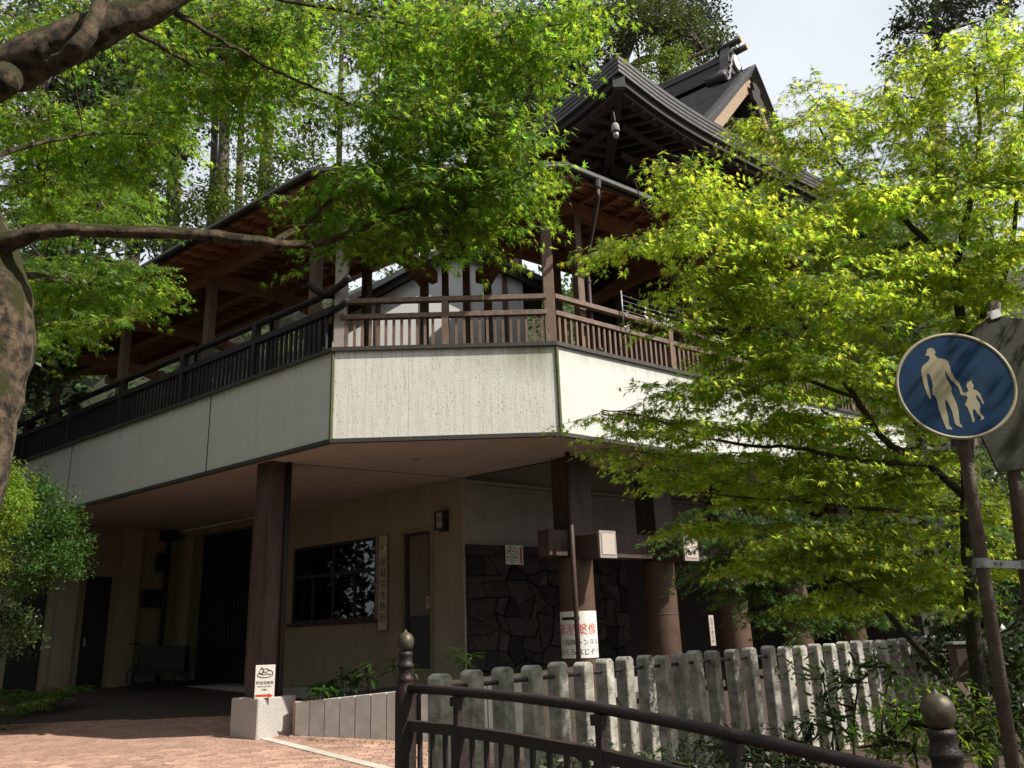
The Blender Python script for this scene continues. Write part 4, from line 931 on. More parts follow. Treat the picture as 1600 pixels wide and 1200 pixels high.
# ------------------------------------------------------------------ bridge railing in the foreground
def bridgerail():
    t = thing('bridge_railing', 'dark maroon bridge railing with bronze onion finial posts in front of stone fence', 'railing', (-.7, 5.2, 0))
    P1 = at_y(634, 985, 5.2); P2 = at_y(1460, 1078, 3.0)
    def gib(p, rr, k):
        zt = p.z
        pr = [(rr, -zt), (rr, -.36), (rr * .95, -.335), (rr * .78, -.31), (rr * .74, -.29), (rr * .80, -.285), (rr * .80, -.27), (rr * .70, -.262), (rr * .70, -.215), (rr * .80, -.21), (rr * .80, -.195), (rr * .66, -.185), (rr * .62, -.15), (rr * .70, -.14), (rr * .66, -.125), (rr * .40, -.118)]
        po = part('post', MB().lathe(p, pr, 24).m('post', m_rail, True, fix=False), t)
        part('finial', MB().lathe(p, [(rr * .38, -.12), (rr * .58, -.112), (rr * .74, -.09), (rr * .80, -.065), (rr * .74, -.04), (rr * .52, -.022), (rr * .24, -.012), (rr * .10, -.004), (0, .010)], 24).m('finial', m_brass, True, fix=False), po)
        return po
    gib(P1, .062, 1); gib(P2, .068, 2)
    # rail from post to post along pixels of the photo, distances from the line between the posts
    A_ = Vector((P1.x, P1.y, 0)); B_ = Vector((P2.x, P2.y, 0)); d = (B_ - A_).normalized(); n = Vector((-d.y, d.x, 0))
    rp = [on(x, y, A_, n) for x, y in ((640, 1076), (700, 1079), (800, 1088), (930, 1105), (1100, 1138), (1330, 1190))]; rp.append(rp[-1] + (rp[-1] - rp[-2]) * .25)
    q = rp[-1].copy(); rp.append(Vector((P2.x, P2.y, q.z - .05)))
    part('top_rail', MB().tube(rp, .026, 12).m('top_rail', m_rail, True), t)
    mid = [p - Z * .20 for p in rp]; low = [p - Z * .80 for p in rp]
    def bars(pts, w_, h, name):
        mb = MB()
        for a, b in zip(pts[:-1], pts[1:]): mb.beam(a, b, w_, h)
        return part(name, mb.m(name, m_rail), t)
    bars(mid, .05, .055, 'middle_rail'); bars(low, .05, .06, 'bottom_rail')
    L_ = sum((b - a).length for a, b in zip(rp[:-1], rp[1:]))
    def at(s):
        for a, b in zip(rp[:-1], rp[1:]):
            l = (b - a).length
            if s <= l: return a.lerp(b, s / l)
            s -= l
        return rp[-1].copy()
    s = .10
    while s < L_ - .05:
        p = at(s); part('baluster', MB().beam(p - Z * .775, p - Z * .228, .022, .022, up=d).m('baluster', m_rail), t); s += .115
    for x in (715, 935, 1140):
        p = on(x, 1100, A_, n); s_ = min(range(400), key=lambda k: (Vector((at(k * L_ / 400).x, at(k * L_ / 400).y, 0)) - Vector((p.x, p.y, 0))).length); p = at(s_ * L_ / 400)
        part('bracket', MB().beam(p - Z * .19, p - Z * .02, .035, .035, up=d).beam(p - Z * .075, p - Z * .028, .055, .07, up=d).m('bracket', m_rail), t)
        part('stanchion', MB().beam(Vector((p.x, p.y, -.05)), p - Z * .17, .055, .06, up=d).m('stanchion', m_rail), t)
bridgerail()

# ------------------------------------------------------------------ traffic signs
def roadsign():
    Y = 4.4; c = at_y(1493, 602, Y); r_ = .305; t = thing('walking_path_sign', 'round blue sign with white adult and child figures on leaning steel pole', 'sign', (c.x, Y + .06, 0))
    xd = Vector((1, -.16, 0)).normalized(); tilt = R(-2.5); x = xd * math.cos(tilt) + Z * math.sin(tilt); mw = face(c, x, Vector((0, .05, 1)))
    part('rim', MB().lathe((0, 0, 0), [(.0, -.012), (r_, -.012), (r_ + .004, -.002), (r_ + .003, .004), (r_ - .012, .004), (r_ - .014, .0), (0, 0)], 64).m('rim', m_signwhite, True), t, mw)
    part('blue_face', MB().lathe((0, 0, 0), [(0, .0014), (r_ - .014, .0014)], 64).m('blue_face', m_blue, fix=False), t, mw)
    S = r_ / 404.0  # figure outlines in sign-local units
    def fig(pts, name):
        q = [((px_ - 522) * S, -(py_ - 560) * S) for px_, py_ in pts]; v, f = prism(q, .0018, .0024); m_ = mesh(name, v, f, m_signwhite); b = bmesh.new(); b.from_mesh(m_); bmesh.ops.triangulate(b, faces=b.faces); bmesh.ops.recalc_face_normals(b, faces=b.faces); b.to_mesh(m_); b.free(); part(name, m_, t, mw)
    man = [(385, 262), (408, 266), (420, 285), (424, 300), (414, 308), (416, 328), (432, 345), (475, 355), (497, 372), (503, 410), (506, 455), (522, 500), (548, 545), (558, 585), (560, 615), (585, 622), (582, 645), (546, 636), (543, 600), (536, 572), (500, 525), (476, 470), (470, 437), (464, 470), (470, 520), (488, 560), (492, 585), (484, 605), (492, 640), (508, 700), (512, 760), (506, 845), (522, 872), (515, 881), (482, 862), (474, 840), (470, 760), (452, 690), (438, 662), (430, 700), (436, 790), (434, 862), (452, 886), (446, 894), (412, 888), (400, 830), (384, 750), (380, 680), (374, 645), (356, 622), (358, 590), (368, 560), (364, 500), (358, 470), (345, 462), (336, 478), (334, 540), (342, 610), (344, 650), (334, 660), (324, 640), (310, 570), (302, 480), (306, 430), (322, 398), (362, 368), (376, 345), (372, 325), (346, 320), (360, 300), (364, 275)]
    fig(man, 'adult_figure')
    kid = [(600, 532), (612, 540), (638, 524), (632, 542), (642, 558), (640, 580), (632, 596), (655, 604), (676, 632), (684, 670), (690, 705), (682, 712), (672, 680), (656, 646), (646, 640), (646, 670), (660, 700), (662, 730), (652, 750), (656, 775), (674, 806), (672, 818), (652, 832), (650, 822), (656, 812), (636, 782), (626, 752), (616, 744), (606, 758), (604, 790), (612, 822), (602, 846), (590, 842), (592, 822), (588, 790), (578, 745), (576, 728), (560, 712), (574, 690), (588, 660), (584, 645), (566, 640), (562, 624), (590, 618), (604, 600), (594, 580), (596, 556), (608, 543)]
    fig(kid, 'child_figure')
    # pole: from the ground to behind the disc, leaning as in the photo
    b = at_y(1582, 1195, Y + .05); tp = at_y(1507, 700, Y + .05); dr = (tp - b).normalized(); base = b - dr * (b.z / dr.z); top = tp + dr * .55
    part('pole', MB().tube([base - dr * .1, tp, top], .033, 16).m('pole', m_pole, True), t)
    for k in (.12, .42): part('clamp', MB().tube([tp + dr * k, tp + dr * (k + .04)], .042, 16).m('clamp', m_galv), t)
    # second sign seen from behind
    Y2 = 4.75; b2 = at_y(1600, 870, Y2); t2 = at_y(1575, 660, Y2); d2 = (t2 - b2).normalized(); base2 = b2 - d2 * (b2.z / d2.z)
    s2 = thing('sign_back', 'grey green sign board seen from behind on a dark leaning pole', 'sign', (base2.x, base2.y, 0))
    part('pole', MB().tube([base2 - d2 * .1, t2, t2 + d2 * .75], .036, 16).m('pole', m_pole, True), s2)
    o_ = [at_y(x, y, Y2 - .06) for x, y in ((1520, 512), (1552, 492), (1640, 503), (1720, 520), (1700, 720), (1560, 738), (1514, 640))]; nv = len(o_)
    v = o_ + [p + Vector((0, .015, 0)) for p in o_]; f = [tuple(range(nv)), tuple(range(nv, 2 * nv))[::-1]] + [(i, (i + 1) % nv, nv + (i + 1) % nv, nv + i) for i in range(nv)]
    part('board', MB().add(v, f).m('board', m_signback, b=.003), s2)
    part('back_rib', MB().beam(at_y(1530, 600, Y2 - .03), at_y(1690, 610, Y2 - .03), .03, .05).m('back_rib', m_galv), s2)
    e = at_y(1552, 489, Y2 - .06); part('corner_plate', MB().beam(e - Vector((.03, 0, .02)), e + Vector((.04, 0, .0)), .02, .05).m('corner_plate', m_paper), s2)
    # clamp band joining the poles
    q = at_y(1538, 880, Y + .05); k = base + dr * ((q.z - base.z) / dr.z); k2 = base2 + d2 * ((q.z - base2.z) / d2.z)
    cl = thing('pole_bracket', 'galvanised steel bracket joining the two leaning sign poles', 'bracket', k)
    part('band', MB().tube([k - dr * .025, k + dr * .025], .040, 16).m('band', m_galv), cl); part('band', MB().tube([k2 - d2 * .025, k2 + d2 * .025], .040, 16).m('band', m_galv), cl)
    part('arm', MB().beam(k.lerp(k2, .12) - Vector((0, .0, 0)), k.lerp(k2, .88), .012, .04).m('arm', m_galv), cl)
    for f_ in (.3, .42): part('bolt', MB().tube([k.lerp(k2, f_) - Vector((0, .02, 0)), k.lerp(k2, f_) + Vector((0, .02, 0))], .010, 6).m('bolt', m_galv), cl)
roadsign()
# dark box on a post at the far end of the fence
o = at_y(1515, 1035, 11.0); bx = thing('utility_box', 'small dark box on a post at the far end of the stone fence', 'box', (o.x, o.y, gz(o.y)))
part('case', MB().box(o.x - .2, o.x + .2, o.y - .1, o.y + .1, o.z - .22, o.z + .22).m('case', m_col, b=.01), bx); part('lid', MB().box(o.x - .22, o.x + .22, o.y - .12, o.y + .12, o.z + .222, o.z + .25).m('lid', m_galv), bx); part('post', MB().box(o.x - .04, o.x + .04, o.y - .04, o.y + .04, 0, o.z - .22).m('post', m_col), bx)

# ------------------------------------------------------------------ cart in the undercroft
def cart():
    c = at_y(250, 1050, 20.6); c = Vector((c.x, c.y, gz(c.y))); t = thing('hand_cart', 'dark wheeled hand cart parked against the dim end wall of undercroft', 'cart', c)
    d = Vector((.98, .2, 0)); n = Vector((-.2, .98, 0)); F = lambda u, v, z: c + d * u + n * v + Z * z
    part('tray', MB().hexa(fbox(F, -.45, .6, -.28, .28, .34, .40)).m('tray', m_black, b=.01), t)
    for v in (-.28, .25): part('side_panel', MB().hexa(fbox(F, -.42, .58, v, v + .03, .401, .95)).m('side_panel', m_black, b=.008), t)
    part('end_panel', MB().hexa(fbox(F, .55, .58, -.249, .249, .401, .92)).m('end_panel', m_black), t)
    part('handle', MB().tube([F(-.43, -.26, .42), F(-.47, -.26, 1.0), F(-.66, -.26, 1.05), F(-.66, .26, 1.05), F(-.47, .26, 1.0), F(-.43, .26, .42)], .016, 8).m('handle', m_black, True), t)
    for u, v, r_ in ((-.36, -.31, .30), (-.36, .31, .30), (.45, -.26, .16), (.45, .26, .16)):
        w_ = part('wheel', MB().tube([F(u + r_ * math.cos(a), v, r_ + r_ * math.sin(a)) for a in np.linspace(0, 2 * math.pi, 21)], .02, 6, cap=False).m('wheel', m_black, True), t)
        sp = MB()
        for k in range(6): a = k * math.pi / 3; sp.tube([F(u, v, r_), F(u + r_ * math.cos(a), v, r_ + r_ * math.sin(a))], .006, 4)
        part('spokes', sp.m('spokes', m_black), w_)
cart()

# ------------------------------------------------------------------ foliage tools
def maple_tpl(n=7):
    ang = {7: [-125, -82, -40, 0, 40, 82, 125], 5: [-100, -48, 0, 48, 100]}[n]; ln = {7: [.42, .74, .94, 1.05, .94, .74, .42], 5: [.6, .9, 1.05, .9, .6]}[n]
    o = [(-.06, 0)]
    for i, (a, l) in enumerate(zip(ang, ln)):
        if i: b = (ang[i - 1] + a) / 2; o.append((.25 * math.cos(R(b)), .25 * math.sin(R(b))))
        o.append((l * math.cos(R(a)), l * math.sin(R(a))))
    c = len(o); v = [(x, y, -.16 * (x * x + y * y)) for x, y in o] + [(0.02, 0, .02)]
    f = [(i, (i + 1) % c, c) for i in range(c)]
    return np.array(v), np.array(f)
TPL7, TPL5 = maple_tpl(7), maple_tpl(5)
TPLD = (np.array([(0, 0, 0), (.5, .26, -.03), (1, 0, -.10), (.5, -.26, -.03)]), np.array([(0, 3, 1), (1, 3, 2)]))
TPLL = (np.array([(0, 0, 0), (.3, .12, .0), (.7, .11, -.04), (1, 0, -.14), (.7, -.11, -.04), (.3, -.12, 0)]), np.array([(0, 5, 1), (1, 5, 4), (1, 4, 2), (2, 4, 3)]))
def V3(*a): return np.array(a, float)
def nrm(a): return a / np.maximum(np.linalg.norm(a, axis=-1, keepdims=True), 1e-9)
def leaf_frames(X, Nn):
    X = nrm(X); Y = nrm(np.cross(Nn, X)); Zz = np.cross(X, Y); return np.stack([X, Y, Zz], -1)  # columns
def variants(V, m=6, seed=4):
    r_ = np.random.default_rng(seed); out = [V]
    for k in range(m - 1):
        W = V.copy(); rad2 = (W[:, :2] ** 2).sum(1); W[:, :2] *= 1 + r_.normal(0, .09, (len(W), 1)); W[:, 2] = -rad2 * r_.uniform(.0, .4) + r_.normal(0, .04, len(W)); W[:, 1] *= r_.uniform(.88, 1.06); out.append(W)
    return np.stack(out)
def leaf_mesh(name, tpl, C, F, S, mat):
    V, T = tpl; VV = variants(V)[np.arange(len(C)) * 7 % 6]; P = np.einsum('nij,nkj->nki', F, VV) * S[:, None, None] + C[:, None, :]
    Tt = (T[None] + (np.arange(len(C)) * len(V))[:, None, None]).reshape(-1, 3)
    return npmesh(name, P.reshape(-1, 3), Tt, mat)
def tube_np(segs, radii, n=3):  # many straight 2-point tubes at once
    A = np.array([s[0] for s in segs], float); B = np.array([s[1] for s in segs], float); D = nrm(B - A)
    up = np.where(np.abs(D[:, 2:3]) < .9, np.array([[0, 0, 1.]]), np.array([[1., 0, 0]])); X = nrm(np.cross(D, up)); Y = np.cross(D, X); V = []
    ra = np.array([r_[0] for r_ in radii])[:, None]; rb = np.array([r_[1] for r_ in radii])[:, None]
    for P, rr in ((A, ra), (B, rb)):
        for j in range(n): a = 2 * math.pi * j / n; V.append(P + (X * math.cos(a) + Y * math.sin(a)) * rr)
    V = np.stack(V, 1); T = np.array([(j, (j + 1) % n, n + (j + 1) % n, n + j) for j in range(n)]); k = 2 * n
    return V.reshape(-1, 3), (T[None] + (np.arange(len(A)) * k)[:, None, None]).reshape(-1, 4)
def smooth_path(pts, k=4):
    P = [np.array(p, float) for p in pts]; out = []
    for i in range(len(P) - 1):
        p0, p1, p2, p3 = P[max(i - 1, 0)], P[i], P[i + 1], P[min(i + 2, len(P) - 1)]
        for j in range(k):
            t = j / k; out.append(.5 * ((2 * p1) + (-p0 + p2) * t + (2 * p0 - 5 * p1 + 4 * p2 - p3) * t * t + (-p0 + 3 * p1 - 3 * p2 + p3) * t ** 3))
    out.append(P[-1]); return out
def limb(pts, rad, n=12, k=4, wob=.0, seed=1):
    r_ = np.random.default_rng(seed); sp = smooth_path([list(p) + [q] for p, q in zip(pts, rad)], k); mb = MB()
    pp = [s[:3] + r_.normal(0, wob, 3) for s in sp]; mb.tube([Vector(p) for p in pp], [max(.002, s[3] * (1 + r_.normal(0, wob * 2))) for s in sp], n); return mb, pp
def pxpts(l): return [np.array(at_y(x, y, Y)) for x, y, Y in l]

def maple_crown(root, name_mat, blobs, nodes, leaf_s, tpl, seed, layer_r=(.22, .42), sprays=(5, 8), per=10, gaps=(), nsep=300, up_bias=.65, drop=.35, twigmat=None):
    r_ = np.random.default_rng(seed); nodes = np.array(nodes); C, X, Nn, S = [], [], [], []; segs, rad = [], []
    for (px_, py_, Y, rx, ry, rd, cnt) in blobs:
        for _ in range(cnt):
            for _try in range(12):
                q = r_.normal(0, 1, 3); q = q / np.linalg.norm(q) * r_.uniform(0, 1) ** (1 / 2.4)
                if rx < 20: break  # a blob given in metres: x, z, y
                ax, ay = px_ + q[0] * rx, py_ + q[1] * ry
                if not any(((ax - g[0]) / g[2]) ** 2 + ((ay - g[1]) / g[3]) ** 2 < 1 for g in gaps): break
            else: continue
            c = np.array([px_ + q[0] * rx, Y + q[2] * rd, py_ + q[1] * ry]) if rx < 20 else np.array(at_y(ax, ay, Y + q[2] * rd)); k = np.argmin(((nodes - c) ** 2).sum(1)); nd = nodes[k]; v = c - nd; L_ = np.linalg.norm(v); nodes = np.vstack([nodes, c])
            mid = (c + nd) / 2 + np.array([0, 0, .06 * L_]); segs += [(nd, mid), (mid, c)]; rad += [(.004 + .0035 * L_, .003 + .002 * L_), (.003 + .002 * L_, .0025)]
            out = v / max(L_, 1e-6); lr = r_.uniform(*layer_r); az0 = math.atan2(out[1], out[0])
            for s in range(r_.integers(*sprays)):
                az = az0 + r_.normal(0, 1.1); dr = -r_.uniform(.0, .45) * drop * 2; d = np.array([math.cos(az), math.sin(az), dr]); l = lr * r_.uniform(.6, 1.15)
                e = c + d * l; e[2] -= drop * l * l; segs.append((c, e)); rad.append((.0025, .0012)); sd = np.array([-math.sin(az), math.cos(az), 0])
                m_ = max(3, int(per * l / .35))
                for i in range(m_):
                    t = (i + .6) / m_; b = c + (e - c) * t; 
                    for side in ((1, -1) if i < m_ - 1 else (0,)):
                        x = d * (.55 if side else 1) + sd * side * r_.uniform(.6, 1.0) + r_.normal(0, .22, 3); x[2] -= r_.uniform(.1, .9)
                        x /= np.linalg.norm(x); n_ = np.array([0, 0, up_bias]) + d * .45 + r_.normal(0, .45, 3); pet = r_.uniform(.012, .035)
                        C.append(b + x * pet + r_.normal(0, .01, 3)); X.append(x); Nn.append(n_); S.append(leaf_s * r_.uniform(.58, 1.22))
    C, X, Nn, S = map(np.array, (C, X, Nn, S)); F = leaf_frames(X, Nn)
    # the largest visible leaves become parts of their own
    cm = np.array(CM3); q = (C - np.array(CC)) @ cm; px_ = 800 - FPX * q[:, 0] / q[:, 2]; py_ = 600 + FPX * q[:, 1] / q[:, 2]
    vis = (px_ > 0) & (px_ < 1600) & (py_ > 0) & (py_ < 1200) & (q[:, 2] < 0); score = np.where(vis, S / -q[:, 2] * (.25 + np.abs(np.einsum('ni,ni->n', F[:, :, 2], nrm(C - np.array(CC))))), 0)
    order = np.argsort(-score); sep = order[:nsep]; keep = np.ones(len(C), bool); keep[sep] = False
    lms = [npmesh('leaf', W, tpl[1], name_mat) for W in variants(tpl[0])]
    for i in sep:
        lm = lms[i % 6]
        mw = np.eye(4); mw[:3, :3] = F[i] * S[i]; mw[:3, 3] = C[i]; part('leaf', lm, root, Matrix(mw.tolist()))
    part('crown', leaf_mesh('crown', tpl, C[keep], F[keep], S[keep], name_mat), root, kind='stuff')
    V, T = tube_np(segs, rad); part('twigs', npmesh('twigs', V, T, twigmat or m_twig), root, kind='stuff')
    return len(C)

# ------------------------------------------------------------------ big mossy maple on the left
def maple_left():
    base = at_y(-330, 1260, 3.7); base.z = 0
    t = thing('maple_tree', 'old mossy maple with thick twisted limbs reaching over the walkway', 'tree', base); nodes = []
    tr = [np.array([base.x, base.y, -.1]), *pxpts([(-190, 1000, 3.7), (-95, 780, 3.6), (-55, 620, 3.6), (-38, 520, 3.6), (-40, 430, 3.6), (-75, 330, 3.6), (-110, 220, 3.6)])]
    mb, pp = limb(tr, [.30, .26, .235, .23, .25, .215, .20, .19], 18, 5, .006, 2); part('trunk', mb.m('trunk', m_barkL, True), t)
    def br(l, r_, n=10, seed=3, nm='limb', wob=.004, mat=m_barkL):
        P = pxpts(l); mb, pp = limb(P, r_, n, 5, wob, seed); part(nm, mb.m(nm, mat, True), t); nodes.extend(pp); return pp
    br([(-110, 230, 3.6), (-40, 140, 3.45), (40, 95, 3.35), (110, 65, 3.35), (180, 32, 3.35), (250, 5, 3.4), (340, -50, 3.5), (460, -120, 3.7)], [.16, .118, .112, .10, .082, .072, .06, .04], 18, 4, wob=.006)
    br([(75, 105, 3.28), (118, 78, 3.2), (148, 30, 3.2), (170, -30, 3.25), (190, -120, 3.3)], [.03, .042, .036, .034, .03], 10, 5)
    k = pxpts([(8, 122, 3.25), (8, 130, 3.16)]); part('knot', MB().tube([Vector(k[0]), Vector(k[1])], [.075, .055], 14).m('knot', m_barkL, True), t)
    br([(-40, 400, 3.6), (20, 375, 3.5), (80, 360, 3.5), (150, 362, 3.55), (250, 364, 3.6), (340, 368, 3.7), (430, 380, 3.8), (490, 382, 3.9)], [.07, .045, .036, .032, .032, .03, .026, .02], 10, 6, wob=.004)
    br([(490, 382, 3.9), (560, 360, 4.0), (620, 330, 4.1), (700, 300, 4.2), (790, 270, 4.2)], [.02, .016, .013, .009, .005], 7, 7)
    br([(430, 380, 3.8), (500, 330, 4.1), (560, 270, 4.3), (600, 220, 4.3)], [.02, .014, .011, .007], 7, 8)
    br([(250, 5, 3.4), (340, 60, 3.7), (430, 110, 4.0), (520, 150, 4.2), (620, 190, 4.3), (740, 220, 4.2)], [.02, .011, .009, .008, .007, .004], 7, 9)
    br([(300, -30, 3.45), (450, 0, 3.8), (600, 30, 4.0), (740, 60, 4.1), (860, 40, 4.1)], [.02, .012, .01, .008, .004], 7, 10)
    br([(180, 32, 3.35), (250, 70, 3.8), (290, 95, 4.1), (330, 120, 4.3)], [.02, .014, .012, .006], 7, 11)
    br([(-90, 280, 3.6), (0, 240, 4.2), (130, 210, 4.6), (230, 210, 4.8)], [.03, .018, .012, .006], 8, 12)
    br([(-40, 430, 3.6), (40, 430, 4.1), (110, 440, 4.4), (190, 450, 4.5)], [.05, .02, .014, .005], 8, 13)
    bl = [(90, 30, 4.3, 130, 50, .5, 16), (320, 50, 4.3, 170, 70, .6, 30), (470, 40, 4.3, 100, 60, .6, 14), (620, 60, 4.3, 130, 80, .6, 34), (760, 60, 4.2, 130, 70, .5, 30), (880, 15, 4.2, 70, 35, .3, 10), (830, 80, 4.2, 50, 50, .3, 9),
          (330, 140, 4.5, 120, 50, .5, 18), (450, 160, 4.5, 110, 50, .5, 16), (620, 180, 4.3, 130, 60, .6, 26), (740, 190, 4.2, 80, 55, .4, 14), (780, 235, 4.2, 75, 55, .35, 15), (560, 270, 4.3, 100, 55, .5, 20), (660, 290, 4.2, 120, 50, .4, 22), (760, 300, 4.2, 60, 35, .3, 9), (610, 345, 4.2, 80, 30, .3, 10), (500, 320, 4.3, 50, 40, .3, 6), (835, 285, 4.1, 28, 22, .15, 3), (550, 375, 4.15, 40, 18, .15, 3), (640, 385, 4.15, 40, 15, .15, 3), (735, 345, 4.15, 30, 18, .12, 3),
          (90, 190, 4.9, 120, 60, .6, 24), (220, 180, 4.9, 80, 60, .5, 16), (60, 270, 5.0, 80, 60, .5, 14), (200, 260, 5.0, 60, 40, .4, 8), (120, 440, 4.5, 80, 40, .4, 14), (200, 440, 4.4, 50, 22, .25, 6), (185, 490, 4.4, 25, 25, .15, 3), (70, 500, 4.6, 40, 40, .3, 5)]
    gp = [(318, 235, 55, 85), (528, 55, 38, 62), (440, 235, 110, 48), (525, 225, 38, 60), (390, 330, 100, 36), (132, 150, 22, 22)]
    maple_crown(t, m_leafA, [(-4, 7.0, 2.0, 2.5, .7, 2.4, 44), (-6.6, 7.0, 4.2, 2.0, .8, 1.8, 34), (-2.6, 7.2, -.6, 2.2, .7, 2.0, 34), (.4, 7.2, -2.6, 2.4, .7, 2.0, 30)], nodes + [V3(-3.2, 3.4, 5.6), V3(-4.5, 3.0, 6.4), V3(-2.5, 1.5, 6.4), V3(-.5, -1, 6.6), V3(-6, 4, 6.4)], .06, TPL5, 23, layer_r=(.4, .8), nsep=0)
    br2 = limb([V3(-3.0, 3.6, 4.2), V3(-3.2, 3.4, 5.6), V3(-2.5, 1.5, 6.4), V3(-.5, -1, 6.7)], [.14, .1, .06, .02], 8)[0]; part('limb', br2.m('limb', m_barkL, True), t)
    br3 = limb([V3(-3.2, 3.4, 5.6), V3(-4.5, 3.0, 6.4), V3(-6, 4, 6.6)], [.09, .06, .02], 8)[0]; part('limb', br3.m('limb', m_barkL, True), t)
    return maple_crown(t, m_leafA, bl, nodes, .041, TPL7, 21, gaps=gp, per=9)
maple_left()

# ------------------------------------------------------------------ light green maple on the right
def maple_right():
    base = at_y(1560, 1330, 6.6); base.z = 0
    t = thing('maple_tree', 'bright green young maple with thin leaning stems behind the blue sign', 'tree', base); nodes = []
    def br(l, r_, nm='stem', n=9, seed=3, wob=.004, b=False):
        P = pxpts(l)
        if b: P = [np.array([base.x, base.y, -.1])] + P
        mb, pp = limb(P, r_, n, 5, wob, seed); part(nm, mb.m(nm, m_barkR, True), t); nodes.extend(pp)
    br([(1540, 1160, 6.5), (1480, 1060, 6.3), (1420, 990, 6.2), (1400, 900, 6.1), (1440, 790, 6.0), (1500, 680, 5.9), (1508, 560, 5.8), (1490, 430, 5.7), (1440, 360, 5.7), (1380, 290, 5.6), (1310, 240, 5.5), (1270, 180, 5.5)], [.075, .06, .05, .045, .042, .04, .038, .034, .022, .018, .012, .007], 'trunk', 12, 4, b=True) if 0 else br([(1540, 1160, 6.5), (1520, 980, 6.3), (1510, 800, 6.1), (1512, 650, 5.9), (1505, 540, 5.8), (1490, 430, 5.7), (1440, 370, 5.7), (1380, 310, 5.6), (1320, 265, 5.5), (1270, 180, 5.5)], [.09, .06, .05, .043, .04, .037, .032, .022, .018, .012, .006], 'trunk', 12, 4, b=True)
    br([(1530, 1130, 6.5), (1470, 1050, 6.3), (1410, 985, 6.2), (1370, 940, 6.2), (1300, 900, 6.2)], [.04, .032, .024, .016, .006], seed=5)
    br([(1512, 780, 6.1), (1450, 725, 5.9), (1385, 690, 5.8), (1335, 620, 5.7), (1285, 550, 5.6), (1240, 480, 5.5), (1210, 400, 5.4), (1160, 330, 5.3)], [.03, .028, .024, .02, .016, .012, .009, .005], seed=6)
    br([(1335, 620, 5.7), (1250, 590, 5.5), (1170, 560, 5.4), (1080, 510, 5.2), (1000, 480, 5.1)], [.016, .012, .01, .007, .004], seed=7)
    br([(1450, 725, 5.9), (1340, 720, 5.8), (1240, 700, 5.7), (1130, 690, 5.6), (1000, 650, 5.5), (940, 640, 5.4)], [.02, .017, .013, .01, .006, .003], seed=8)
    br([(1490, 430, 5.7), (1520, 300, 5.7), (1530, 200, 5.6), (1520, 90, 5.6)], [.028, .02, .014, .006], seed=9)
    br([(1505, 540, 5.8), (1570, 430, 5.8), (1590, 300, 5.7), (1600, 150, 5.6)], [.028, .02, .014, .006], seed=10)
    br([(1240, 480, 5.5), (1150, 430, 5.3), (1070, 380, 5.1), (1010, 330, 5.0), (990, 280, 5.0)], [.012, .01, .008, .006, .003], seed=11)
    br([(1512, 800, 6.1), (1420, 800, 6.0), (1320, 790, 6.0), (1200, 780, 5.9), (1080, 770, 5.8)], [.02, .017, .013, .008, .003], seed=12)
    br([(1440, 370, 5.7), (1370, 400, 5.5), (1290, 400, 5.4), (1220, 370, 5.3)], [.016, .012, .009, .004], seed=13)
    bl = [(1480, 110, 5.7, 100, 70, 0.5, 27), (1560, 90, 5.6, 60, 70, 0.5, 18), (1570, 220, 5.6, 70, 100, 0.5, 35), (1400, 180, 5.7, 90, 60, 0.5, 24), (1290, 160, 5.6, 45, 45, 0.3, 6), (1335, 200, 5.6, 50, 40, 0.3, 8), (1260, 215, 5.5, 60, 40, 0.35, 12), (1195, 200, 5.3, 40, 26, 0.2, 6), (1330, 280, 5.5, 110, 60, 0.5, 32), (1470, 280, 5.7, 120, 90, 0.6, 48), (1560, 380, 5.8, 80, 90, 0.5, 37),
          (1040, 280, 5, 60, 35, 0.25, 10), (1090, 310, 5, 40, 40, 0.2, 6), (990, 385, 5, 40, 16, 0.15, 4), (1050, 380, 5, 70, 30, 0.25, 9), (1110, 340, 5.1, 50, 30, 0.2, 5), (1190, 350, 5.2, 90, 60, 0.4, 27), (1110, 440, 5.2, 80, 30, 0.3, 12), (1220, 450, 5.4, 110, 60, 0.5, 37), (1370, 420, 5.6, 130, 80, 0.6, 51), (1500, 470, 5.9, 90, 80, 0.5, 35), (1060, 500, 5.2, 40, 16, 0.15, 4), (1120, 540, 5.3, 60, 25, 0.25, 7), (1230, 560, 5.5, 110, 45, 0.4, 27), (1350, 560, 5.7, 100, 70, 0.5, 35), (1470, 600, 6.1, 80, 80, 0.5, 24),
          (1080, 620, 5.4, 80, 36, .3, 9), (1160, 605, 5.4, 80, 36, .3, 10), (960, 640, 5.5, 35, 14, 0.2, 3), (1020, 660, 5.5, 60, 26, 0.3, 8), (1120, 680, 5.6, 90, 34, 0.4, 16), (1220, 650, 5.7, 90, 40, 0.4, 21), (990, 710, 5.6, 50, 14, 0.2, 4), (1080, 740, 5.8, 80, 22, 0.35, 9), (1200, 750, 5.9, 110, 45, 0.5, 29), (1330, 720, 6, 110, 60, 0.5, 35), (1440, 760, 6.2, 80, 70, 0.4, 27), (1110, 820, 6, 60, 26, 0.3, 8), (1250, 850, 6.1, 120, 45, 0.5, 35), (1390, 860, 6.3, 110, 60, 0.5, 37), (1470, 920, 6.4, 60, 50, 0.4, 16), (1330, 935, 6.2, 80, 22, 0.3, 13), (1170, 880, 6.1, 60, 16, 0.25, 5), (1540, 820, 6.5, 60, 90, 0.4, 18)]
    gp = [(1000, 450, 25, 20), (1130, 240, 30, 40)]
    return maple_crown(t, m_leafB, bl, nodes, .041, TPL7, 22, gaps=gp, drop=.25, per=9)
maple_right()

